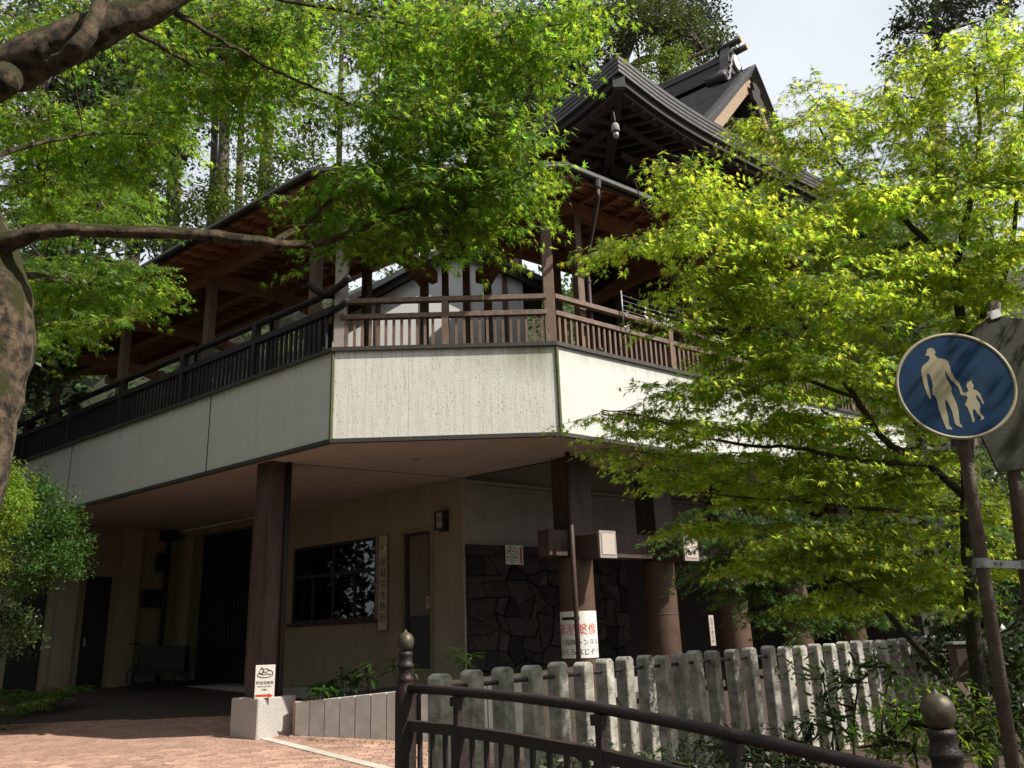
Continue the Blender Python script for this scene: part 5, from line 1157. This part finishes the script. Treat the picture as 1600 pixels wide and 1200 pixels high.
# ------------------------------------------------------------------ generic trees and shrubs
def cloud(blobs, r_, shell=.0, per_lump=36, lump=.42):
    """leaf centres gathered in lumps spread through ellipsoids (px, py, Y, rx, ry, rd, count)"""
    C = []; K = []
    for (px_, py_, Y, rx, ry, rd, cnt) in blobs:
        nl = max(1, cnt // per_lump)
        for _ in range(nl):
            q = r_.normal(0, 1, 3); q = q / np.linalg.norm(q) * r_.uniform(.25, 1) ** (1 / 2.2); c = np.array([px_ + q[0] * rx, Y + q[2] * rd, py_ + q[1] * ry]) if abs(rx) < 9 else np.array(at_y(px_ + q[0] * rx, py_ + q[1] * ry, Y + q[2] * rd)); s = lump * r_.uniform(.5, 1.3)
            p = r_.normal(0, 1, (per_lump, 3)); p = p / np.linalg.norm(p, axis=1, keepdims=True) * (r_.uniform(.2, 1, (per_lump, 1)) ** .5) * s * np.array([1, 1, .6]); C.append(c + p); K.append(np.repeat(c[None], per_lump, 0))
    return np.concatenate(C), np.concatenate(K)
def bush_tree(name, label, cat, blobs, mat, leaf_s, seed, stems=(), bark=None, tpl=TPLD, lump=.42, group=None, base=None, tw=True, per_lump=36, droop=.2):
    r_ = np.random.default_rng(seed); C, K = cloud(blobs, r_, per_lump=per_lump, lump=lump); n = len(C)
    out = nrm(C - K); X = out + r_.normal(0, .6, (n, 3)); X[:, 2] -= droop; Nn = out * .7 + np.array([0, 0, .6]) + r_.normal(0, .5, (n, 3)); S = leaf_s * r_.uniform(.6, 1.25, n)
    if base is None: base = (float(C[:, 0].mean()), float(C[:, 1].mean()), float(C[:, 2].min()))
    t = thing(name, label, cat, base, group); F = leaf_frames(X, Nn); part('crown' if stems else 'foliage', leaf_mesh('crown', tpl, C, F, S, mat), t, kind='stuff'); nodes = []
    for i, (pts, rad) in enumerate(stems):
        mb, pp = limb(pts, rad, 9, 4, .01, seed + i); part('trunk' if i == 0 else 'limb', mb.m('trunk', bark, True), t); nodes.extend(pp)
    if tw and nodes:
        nodes = np.array(nodes); cs = K[::per_lump]; sg = []; rd = []
        for c in cs: nd = nodes[np.argmin(((nodes - c) ** 2).sum(1))]; sg.append((nd, c)); l = np.linalg.norm(c - nd); rd.append((.01 + .012 * l, .006))
        V, T = tube_np(sg, rd); part('twigs', npmesh('twigs', V, T, bark), t, kind='stuff')
    return t
# camphor behind the hall
m_leafD = leafmat('camphor_leaf_shaded', (0.045, 0.065, 0.016), (0.10, 0.14, 0.02), 0.3, rough=0.4)  # camphor leaf darkened for shaded clumps; the lit clump takes the lighter copy
B_ = at_y(905, 420, 27); bush_tree('camphor_tree', 'tall spreading camphor tree with dark limbs rising behind the temple roof', 'tree',
    [(900, 40, 27, 60, 50, 2, 4200), (1010, 25, 26, 70, 35, 2, 5200), (1085, 60, 27, 50, 26, 1.4, 2800), (870, 150, 27, 55, 60, 2, 3800), (925, 200, 26, 50, 60, 2, 3800), (960, 60, 27, 40, 50, 2, 2000), (1050, 20, 27, 60, 20, 1.5, 2200), (850, 90, 28, 50, 60, 2, 1500)], m_leafD, .15, 31,
    [([V3(B_.x, 27, 9), *pxpts([(935, 240, 27), (955, 130, 27), (985, 50, 27), (1000, -60, 27)])], [.5, .42, .36, .28, .2]), (pxpts([(955, 150, 27), (1000, 95, 26), (1070, 92, 26), (1100, 80, 26)]), [.2, .15, .1, .05]), (pxpts([(940, 200, 27), (905, 120, 27), (890, 30, 27)]), [.22, .18, .1]), (pxpts([(900, 240, 27), (905, 160, 27), (915, 60, 27)]), [.16, .12, .06])], m_cedar, lump=.75, base=(B_.x, 27, hill_z(0, 27)), per_lump=110)
bush_tree('camphor_lit_clump', 'lit clump of the camphor in a lighter leaf colour between the two temple roof peaks', 'tree', [(1030, 95, 24.6, 40, 35, 1.2, 1900), (1050, 140, 24.6, 40, 40, 1.2, 1700), (1010, 140, 24.8, 30, 40, 1, 1100)], m_leafC, .12, 35, [([V3(5.4, 25, 9), *pxpts([(1030, 240, 25), (1035, 120, 25)])], [.2, .16, .06])], m_cedar, lump=.55, base=(5.4, 25, 2), per_lump=80)  # sunlit part of the camphor, its light put into the leaf colour
# dark evergreens between the left maple and the hall
bush_tree('oak_tree', 'dark dense evergreen oak behind the left end of the temple roof', 'tree', [(860, 250, 22, 70, 60, 1.5, 1500), (810, 130, 26, 60, 80, 2, 1800), (740, 150, 27, 80, 90, 2, 2200), (880, 100, 29, 60, 80, 2, 1800), (700, 60, 28, 80, 60, 2, 2600), (650, 160, 27, 60, 90, 2, 2600), (620, 40, 29, 70, 60, 2, 2200)], m_leafE, .2, 32, [([V3(.3, 26, 6), *pxpts([(790, 250, 26), (775, 130, 26), (770, 20, 26)])], [.4, .33, .25, .15])], m_cedar, lump=.8, base=(.3, 26, 3))
bush_tree('oak_tree', 'dark grey green tree top standing behind the camphor tree against the sky', 'tree', [(1060, 20, 33, 70, 35, 2, 1800), (1100, 75, 33, 40, 22, 1.5, 900), (1010, 5, 34, 60, 30, 2, 1000), (1120, 40, 33, 25, 12, 1, 260)], m_leafP, .2, 33, [([V3(8, 33.5, 12), *pxpts([(1040, 130, 33.5), (1050, 30, 33.5)])], [.4, .3, .15])], m_cedar, lump=.7, base=(8, 33.5, hill_z(0, 33)))
# conifer at the top right
bush_tree('pine_tree', 'dark conifer crown at the top right behind the bright maple', 'tree', [(1450, 15, 24, 55, 22, 1.2, 900), (1420, 45, 24, 26, 14, .8, 300), (1400, 80, 24, 18, 16, .6, 260), (1540, 5, 24, 60, 30, 1.2, 900), (1430, 110, 24, 26, 20, .7, 320), (1390, 40, 24, 10, 8, .4, 60), (1480, 70, 24, 40, 40, 1, 500), (1560, 110, 25, 60, 80, 1.5, 700), (1440, 190, 25, 50, 50, 1.5, 500)], m_leafP, .17, 34, [([V3(13, 24.5, 2), *pxpts([(1470, 300, 24.5), (1465, 100, 24.5), (1460, -60, 24.5)])], [.4, .3, .2, .1])], m_cedar, lump=.45, base=(13, 24.5, 1.2))
# cedars on the ridge at the left
def cedar(label, x, ytop, ybot, Y, r_, seed, crown):
    b = at_y(x, ybot, Y); top = at_y(x + (ybot - ytop) * .02, ytop, Y); bb = V3(b.x, Y, hill_z(b.x, Y) - .5)
    bush_tree('cedar_tree', label, 'tree', crown, m_leafP, .22, seed, [([bb, np.array(b), np.array(top)], [r_ * 1.2, r_, r_ * .7])], m_cedar, lump=.8, group=None, base=tuple(bb), tw=False)
cedar('tall cedar with dark ivy wrapped trunk left of the sky gap', 270, 40, 330, 34, .33, 41, [(255, 90, 34, 50, 60, 1.5, 900), (285, 240, 34, 20, 60, .6, 500), (250, 200, 34, 30, 60, 1, 500)])
cedar('straight cedar trunk right of the sky gap on the ridge', 333, 60, 290, 38, .20, 42, [(350, 80, 38, 60, 50, 1.5, 700)])
cedar('thickest straight cedar trunk in the pair above the shrubs', 348, 40, 290, 37, .30, 43, [(380, 60, 37, 70, 60, 2, 900), (330, 150, 37, 20, 20, 1, 120)])
cedar('thin cedar trunk beside a leafy evergreen shrub on the ridge', 374, 70, 290, 40, .20, 44, [(430, 80, 40, 70, 60, 2, 900)])
cedar('slim lone cedar trunk rising through the sky gap', 530, -40, 250, 36, .15, 45, [(560, 60, 36, 40, 30, 1.2, 500), (575, 25, 36, 40, 30, 1.2, 500), (480, 40, 37, 36, 40, 1, 600)])
bush_tree('evergreen_shrub', 'olive green leafy evergreen shrub on the ridge below the cedar trunks', 'shrub', [(420, 220, 33, 60, 35, 1.5, 1300), (450, 260, 32, 60, 40, 1.5, 1500), (370, 300, 31, 70, 40, 1.5, 1700), (320, 320, 31, 50, 30, 1.2, 900), (480, 210, 34, 40, 35, 1.2, 700), (480, 330, 30, 60, 40, 1.2, 900)], m_leafC, .19, 46, lump=.6)
bush_tree('evergreen_shrub', 'bronze tinged shrub at the foot of the ridge sky gap', 'shrub', [(298, 298, 33, 14, 14, .5, 140)], M('bronze_leaf', (.30, .17, .06), .7), .14, 47, lump=.4)
bush_tree('evergreen_tree', 'dark shaded tree mass behind the mossy maple limbs', 'tree', [(80, 120, 20, 160, 120, 2.4, 6500), (150, 290, 20, 120, 80, 2, 4500), (60, 400, 19, 120, 80, 2, 3800), (230, 350, 22, 70, 40, 2, 1500), (400, 90, 30, 110, 60, 2, 3000), (40, 560, 18, 60, 60, 1.5, 1500), (235, 150, 24, 40, 90, 2, 1900), (350, 20, 30, 200, 50, 2, 3000)], m_leafE, .2, 48, [([V3(-16, 20.5, .5), *pxpts([(60, 500, 20.5), (70, 250, 20.5), (80, 60, 20.5)])], [.35, .3, .22, .12])], m_cedar, lump=.7, base=(-16, 20.5, .6))
def mid_maple(label, base, blobs, seed, mat=m_leafA, tpl=TPL5, stems=()):
    t = thing('maple_tree', label, 'tree', base); nodes = []
    for i, (pts, rad) in enumerate(stems): mb, pp = limb(pts, rad, 8, 4, .01, seed + i); part('trunk' if i == 0 else 'limb', mb.m('trunk', m_barkR, True), t); nodes.extend(pp)
    maple_crown(t, mat, blobs, nodes, .05, tpl, seed, layer_r=(.3, .6), sprays=(5, 8), per=9, nsep=0)
mid_maple('sunlit green maple on the slope behind the lower mossy limb', (-11, 13, .2), [(180, 290, 12, 90, 40, 1, 20), (130, 330, 12, 120, 50, 1, 24), (210, 340, 12, 70, 30, .8, 12), (120, 430, 11.5, 110, 50, 1, 26), (230, 420, 11.5, 50, 35, .7, 10), (70, 520, 11.5, 60, 45, .8, 12), (170, 470, 11.5, 60, 40, .7, 12), (260, 190, 13, 50, 50, .8, 10), (60, 330, 12, 60, 60, .8, 12)], 51, stems=[([V3(-11, 13, 0), *pxpts([(-40, 640, 12.4), (30, 520, 12.2), (110, 400, 12), (200, 260, 12)])], [.09, .075, .06, .04, .02]), (pxpts([(110, 470, 12), (60, 400, 11.6), (20, 340, 11.8)]), [.05, .03, .01]), (pxpts([(140, 400, 12), (220, 420, 11.6), (250, 430, 11.5)]), [.04, .02, .01])])
# clipped shrubs at the left edge
def shr(px_, py_, Y): return at_y(px_, py_, Y)
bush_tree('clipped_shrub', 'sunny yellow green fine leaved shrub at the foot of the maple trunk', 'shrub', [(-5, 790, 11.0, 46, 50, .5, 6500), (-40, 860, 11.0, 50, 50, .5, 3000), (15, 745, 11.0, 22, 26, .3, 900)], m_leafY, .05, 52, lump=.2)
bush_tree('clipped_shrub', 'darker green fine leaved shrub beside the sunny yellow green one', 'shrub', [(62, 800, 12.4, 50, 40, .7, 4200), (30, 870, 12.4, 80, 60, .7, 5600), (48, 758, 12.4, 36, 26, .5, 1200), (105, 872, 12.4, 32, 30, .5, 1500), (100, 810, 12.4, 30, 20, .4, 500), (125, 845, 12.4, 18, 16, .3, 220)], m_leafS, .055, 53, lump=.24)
bush_tree('evergreen_shrub', 'dark leaf mass standing for the shade below the clipped shrubs at the paving edge', 'shrub', [(0, 985, 13.6, 60, 40, .7, 2200)], m_leafE, .08, 54, lump=.3)  # dark foliage put in where there is only shade
# undergrowth on the hillside
def undergrowth():
    r_ = np.random.default_rng(61); n = 26000; x = r_.uniform(-34, 22, n); y = r_.uniform(24.5, 50, n); z = np.array([hill_z(a, b) for a, b in zip(x, y)]) + r_.gamma(2, .28, n) + .9 * np.sin(x * .35 + y * .2)
    C = np.stack([x, y, z], 1); F = leaf_frames(r_.normal(0, 1, (n, 3)), r_.normal(0, .5, (n, 3)) + np.array([0, -.4, .7])); o_ = part('undergrowth', leaf_mesh('undergrowth', TPLD, C, F, .34 * r_.uniform(.5, 1.3, n), m_leafS), kind='stuff'); o_['label'] = 'mixed leafy undergrowth covering the steep hillside'; o_['category'] = 'undergrowth'
undergrowth()

# ------------------------------------------------------------------ small plants
def palmplant(label, o, h, nst, seed, mat=m_leafS, group=None):
    r_ = np.random.default_rng(seed); t = thing('lady_palm', label, 'plant', o, group); C, X, Nn, S = [], [], [], []; sg, rd = [], []
    for s in range(nst):
        a = r_.uniform(0, 6.28); top = V3(o.x + .16 * math.cos(a), o.y + .16 * math.sin(a), o.z + h * r_.uniform(.5, 1)); b = V3(o.x + .05 * math.cos(a), o.y + .05 * math.sin(a), o.z - .05); sg.append((b, top)); rd.append((.008, .005))
        for k in range(9):
            az = r_.uniform(0, 6.28); x = V3(math.cos(az), math.sin(az), r_.uniform(-.5, .5)); C.append(top + r_.normal(0, .01, 3)); X.append(x); Nn.append(V3(0, 0, 1) + r_.normal(0, .2, 3)); S.append(r_.uniform(.16, .28))
    C, X, Nn, S = map(np.array, (C, X, Nn, S)); lf = (TPLL[0] * np.array([1, .75, 1.6]), TPLL[1]); F = leaf_frames(X, Nn)
    lm = npmesh('frond', lf[0], lf[1], mat)
    for i in range(len(C)): mw = np.eye(4); mw[:3, :3] = F[i] * S[i]; mw[:3, 3] = C[i]; part('frond', lm, t, Matrix(mw.tolist()))
    V, T = tube_np(sg, rd, 5); part('stems', npmesh('stems', V, T, m_barkR), t)
a_, d_, s_, zt_ = PL
for i, (k, dd, h, lb) in enumerate(((.25, .35, .30, 'leafy palm at the column end of the concrete planter'), (.62, .45, .42, 'bushy palm below the office window, second from the column'), (1.0, .5, .50, 'upright palm with drooping fronds in mid planter'), (1.55, .7, .52, 'tall leafy palm in planter beside the name board'), (2.5, 1.0, .55, 'palm in the planter below the wall lamp, right of the door'), (.45, .2, .2, 'lowest palm clump at the planter front edge'))):
    p = a_ + d_ * k + s_ * dd; palmplant(lb, Vector((p.x, p.y, zt_(k) - .03)), h, 7, 70 + i)
def fern(label, px_, py_, Y, seed, n=16, L_=.6):
    o = at_y(px_, py_, Y); o.z = gz(Y); r_ = np.random.default_rng(seed); t = thing('fern', label, 'plant', o); C, X, Nn, S = [], [], [], []
    for k in range(n):
        az = r_.uniform(0, 6.28); l = L_ * r_.uniform(.6, 1.1); C, X, Nn, S = [], [], [], []; pts = []
        for i in range(16):
            u = i / 15; p = np.array(o) + V3(math.cos(az) * l * u, math.sin(az) * l * u, l * (1.25 * u - 1.0 * u * u) + .02); pts.append(Vector(p))
            for sd in (-1, 1): C.append(p); X.append(V3(-math.sin(az) * sd + .4 * math.cos(az), math.cos(az) * sd + .4 * math.sin(az), -.15)); Nn.append(V3(0, 0, 1) + r_.normal(0, .15, 3)); S.append(.15 * math.sin(math.pi * (.12 + .86 * u)) * l / L_)
        C, X, Nn, S = map(np.array, (C, X, Nn, S)); fr_ = part('frond', leaf_mesh('frond', TPLL, C, leaf_frames(X, Nn), S * 1.2, m_fern), t, kind='stuff')
def gpx(x, y): 
    z = 0
    for _ in range(12): p = at_z(x, y, z); z = .6 * z + .4 * gz(p.y)
    return p
for lb, x, y, sd, n, L_ in (('arching green fern at the foot of the dark clipped shrub', 40, 1118, 81, 30, 1.25), ('fern clump at the edge of the brick paving beside clipped shrub', 78, 1108, 82, 24, .95), ('low fern leaning over the corner of the paving by the frame of shrubs', 5, 1140, 83, 28, 1.2)):
    p = gpx(x, y); fern(lb, x, y, p.y, sd, n, L_)
# plants between the rail and the stone fence
def sapling(label, base_px, Y, blobs, seed, mat=m_leafS, leaf_s=.055, tpl=TPLL, lump=.16):
    b = at_y(*base_px, Y); b0 = V3(b.x, Y, 0.0); st = []
    for i, bl in enumerate(blobs): c = np.array(at_y(bl[0], bl[1], bl[2])); st.append(([b0 + V3(.03 * i, 0, -.05), (b0 + c) / 2 + V3(.02 * (-1) ** i, 0, .08), c], [.012, .009, .004]))
    bush_tree('sapling', label, 'shrub', blobs, mat, leaf_s, seed, st, m_barkR, tpl=tpl, lump=lump, base=tuple(b0), per_lump=14)
sapling('dark narrow leaved sapling with bare stems in front of stone posts', (1320, 1230), 5.6, [(1285, 1060, 5.6, 60, 30, .3, 180), (1340, 1040, 5.6, 50, 30, .3, 150), (1390, 1050, 5.6, 30, 30, .3, 90), (1300, 1120, 5.6, 70, 40, .3, 260), (1260, 1160, 5.6, 40, 40, .3, 180)], 91)
sapling('low bright green bush behind the bronze finial of right post', (1430, 1250), 5.2, [(1420, 1110, 5.3, 50, 30, .3, 420), (1390, 1160, 5.2, 60, 30, .3, 420), (1500, 1150, 5.3, 60, 40, .3, 460), (1490, 1100, 5.4, 40, 40, .3, 300)], 92, m_leafA, .05)
sapling('variegated ground plant at the foot of the first stone posts', (930, 1240), 6.0, [(925, 1180, 6.0, 40, 16, .2, 240), (1000, 1190, 6.0, 40, 14, .2, 220), (860, 1195, 6.0, 30, 12, .2, 150)], 93, leafmat('pale_variegated_leaf', (.26, .30, .2), (.3, .36, .16), .35), .05, TPLD, .1)
sapling('dark undergrowth between the rail and the stone fence', (1150, 1260), 5.4, [(1150, 1170, 5.6, 90, 25, .3, 520), (1080, 1195, 5.4, 60, 16, .3, 260), (1230, 1195, 5.3, 60, 20, .3, 300)], 94, m_leafE, .05)
sapling('glossy dark leaved shrub at the right edge behind the sign poles', (1600, 1240), 7.0, [(1590, 1020, 7.2, 40, 60, .4, 460), (1570, 1120, 7.0, 50, 60, .4, 460), (1600, 900, 7.4, 30, 70, .4, 400)], 95, m_leafE, .1)

# ------------------------------------------------------------------ maple that shades the foreground, evergreens added to cut sky light (mostly beyond the frame)
def canopy(label, base, blobs, seed, stems, mat=m_leafB):
    t = thing('maple_tree', label, 'tree', base); nodes = []
    for i, (pts, rad) in enumerate(stems): mb, pp = limb(pts, rad, 9, 4, .01, seed + i); part('trunk' if i == 0 else 'limb', mb.m('trunk', m_barkR, True), t); nodes.extend(pp)
    maple_crown(t, mat, blobs, nodes, .06, TPL5, seed, layer_r=(.35, .7), sprays=(5, 8), per=9, nsep=0)
canopy('spreading maple roadside tree beyond the sign poles on the right', (7.6, 4.6, 0), [(4.6, 4.9, 2.6, 1.3, .6, 1.0, 34), (3.4, 4.8, 1.4, 1.3, .6, 1.0, 30), (5.8, 5.0, 3.6, 1.3, .6, 1.0, 30), (5.2, 4.1, 5.3, 1.1, .45, 1.0, 26), (4.5, 4.6, 5.2, .9, .5, .8, 26), (6.4, 3.9, 6.5, 1.2, .5, 1.1, 8)], 101,
    [([V3(7.6, 4.6, -.1), V3(7.5, 4.6, 2.2), V3(7.2, 4.6, 4.2), V3(7.0, 4.8, 6.2)], [.2, .17, .12, .04]), ([V3(7.4, 4.6, 3.0), V3(6.2, 4.0, 4.6), V3(5.0, 3.0, 5.4), V3(4.2, 1.6, 5.4)], [.1, .08, .05, .02]), ([V3(7.4, 4.6, 3.4), V3(8.2, 5.8, 5.0), V3(8.6, 6.8, 6.2)], [.09, .06, .02])])
def tall(label, x, y, h, seed, mat):  # trees added beyond the frame to block sky light and window reflections
    bl = [(x, h * .62, y, 4.2, h * .34, 3.0, 2600), (x + 2.2, h * .36, y + .5, 3.2, h * .22, 2.4, 1400), (x - 2.2, h * .42, y, 3.2, h * .28, 2.4, 1500)]
    bush_tree('evergreen_tree', label, 'tree', bl, mat, .42, seed, [([V3(x, y, -.1), V3(x + .1, y, h * .4), V3(x, y, h * .85)], [.35, .28, .08])], m_cedar, lump=1.0, base=(x, y, 0), group='added trees that cut the sky light')
for i, (x, y, h) in enumerate(((-19, 3, 17), (-17, -6, 19), (-10, -10, 20), (-2, -11, 20), (6, -12, 17), (-24, 12, 17), (15, -9, 16), (21, -4, 14), (-13, 7.5, 17), (-16, 14, 18), (-6, -5, 19), (2, -7, 18), (-21, 19, 15), (-17, 24, 13))): tall('tall evergreen tree added out of frame to cut the sky light', x, y, h, 110 + i, m_leafE)
bush_tree('evergreen_shrub', 'dense dark shrub behind the leaning sign poles beyond fence end', 'shrub', [(1520, 900, 12.5, 70, 110, .8, 2200), (1580, 800, 12.5, 50, 140, .8, 2000), (1490, 1010, 12.8, 60, 40, .6, 900), (1590, 1050, 11, 50, 80, .6, 1000)], m_leafE, .12, 120, lump=.35)

m_leafK = leafmat('shade_darkened_maple_leaf', (.05, .105, .018), (.16, .28, .03), .5)  # maple leaf colour darkened to stand for foliage in shade
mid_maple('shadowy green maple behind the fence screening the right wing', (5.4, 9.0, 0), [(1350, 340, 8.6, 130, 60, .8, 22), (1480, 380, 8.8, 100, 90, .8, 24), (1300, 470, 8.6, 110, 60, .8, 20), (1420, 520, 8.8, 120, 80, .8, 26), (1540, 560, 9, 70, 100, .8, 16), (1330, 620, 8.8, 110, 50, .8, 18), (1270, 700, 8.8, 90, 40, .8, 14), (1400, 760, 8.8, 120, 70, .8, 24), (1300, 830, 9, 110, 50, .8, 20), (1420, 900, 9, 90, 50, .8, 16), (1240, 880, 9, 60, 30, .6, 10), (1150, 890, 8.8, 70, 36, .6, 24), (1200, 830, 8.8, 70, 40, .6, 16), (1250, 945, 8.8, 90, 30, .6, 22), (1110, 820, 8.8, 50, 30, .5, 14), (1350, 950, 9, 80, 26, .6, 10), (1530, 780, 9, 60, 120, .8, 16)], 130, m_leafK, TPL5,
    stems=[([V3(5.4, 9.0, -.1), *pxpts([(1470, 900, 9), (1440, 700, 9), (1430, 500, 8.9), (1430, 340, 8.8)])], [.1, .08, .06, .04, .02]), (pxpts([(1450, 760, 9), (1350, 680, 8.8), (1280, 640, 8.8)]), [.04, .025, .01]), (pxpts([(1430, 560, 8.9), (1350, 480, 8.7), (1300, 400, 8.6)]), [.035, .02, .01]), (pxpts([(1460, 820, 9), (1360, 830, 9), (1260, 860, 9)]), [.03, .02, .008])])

for i, (lb, x, y, Y) in enumerate((('dark forest tree filling the slope behind the upper mossy limb', 120, 60, 31), ('dark forest tree crown left of the ridge cedars', 230, 90, 32), ('dark forest tree crown above the sky gap', 420, 40, 36), ('dark forest tree crown right of the slim cedar', 640, 80, 33), ('dark forest tree crown behind the oak', 760, 50, 34))):
    p = at_y(x, y, Y); bush_tree('oak_tree', lb, 'tree', [(x, y, Y, 110, 80, 2.5, 4200), (x + 30, y + 110, Y, 80, 60, 2, 1800 if x != 420 else 300)], m_leafE, .24, 140 + i, [([V3(p.x, Y + .5, hill_z(p.x, Y) - .3), np.array(at_y(x + 5, y + 40, Y + .5)), np.array(at_y(x, y - 60, Y + .5))], [.35, .25, .1])], m_cedar, lump=.8, base=(p.x, Y + .5, hill_z(p.x, Y)), per_lump=60, tw=False)

bush_tree('hedge', 'added hedge out of view that keeps the sky out of the window reflection', 'hedge', [(-16.5, 3, 18.5, 1.0, 3.2, 3.6, 5200), (-15.6, 2, 22.5, 1.0, 2.6, 2.0, 2600)], m_leafE, .3, 150, lump=.5, base=(-16.5, 18.5, .4))  # added to block the bright sky mirrored in the office window
# fallen leaves on the paving
def litter():
    r_ = np.random.default_rng(160); n = 420; C = []
    for k in range(n):
        x = r_.uniform(-9.5, -1.2); y = r_.uniform(11.2, 15.2)
        if r_.random() < .5: t_ = r_.uniform(0, 1); x = -3.7 + 1.9 * t_ + r_.normal(0, .08); y = 13.85 - .8 * t_ - abs(r_.normal(0, .12))
        C.append((x, y, gz(y) + .012))
    C = np.array(C); F = leaf_frames(r_.normal(0, 1, (n, 3)) * np.array([1, 1, .12]), np.array([0, 0, 1.]) + r_.normal(0, .18, (n, 3))); o_ = part('leaf_litter', leaf_mesh('leaf_litter', TPL5, C, F, r_.uniform(.02, .04, n), leafmat('dry_leaf', (.20, .12, .05), (.2, .12, .05), .15, .04, .5)), kind='stuff'); o_['label'] = 'fallen maple leaves scattered on the brick paving'; o_['category'] = 'leaves'
litter()
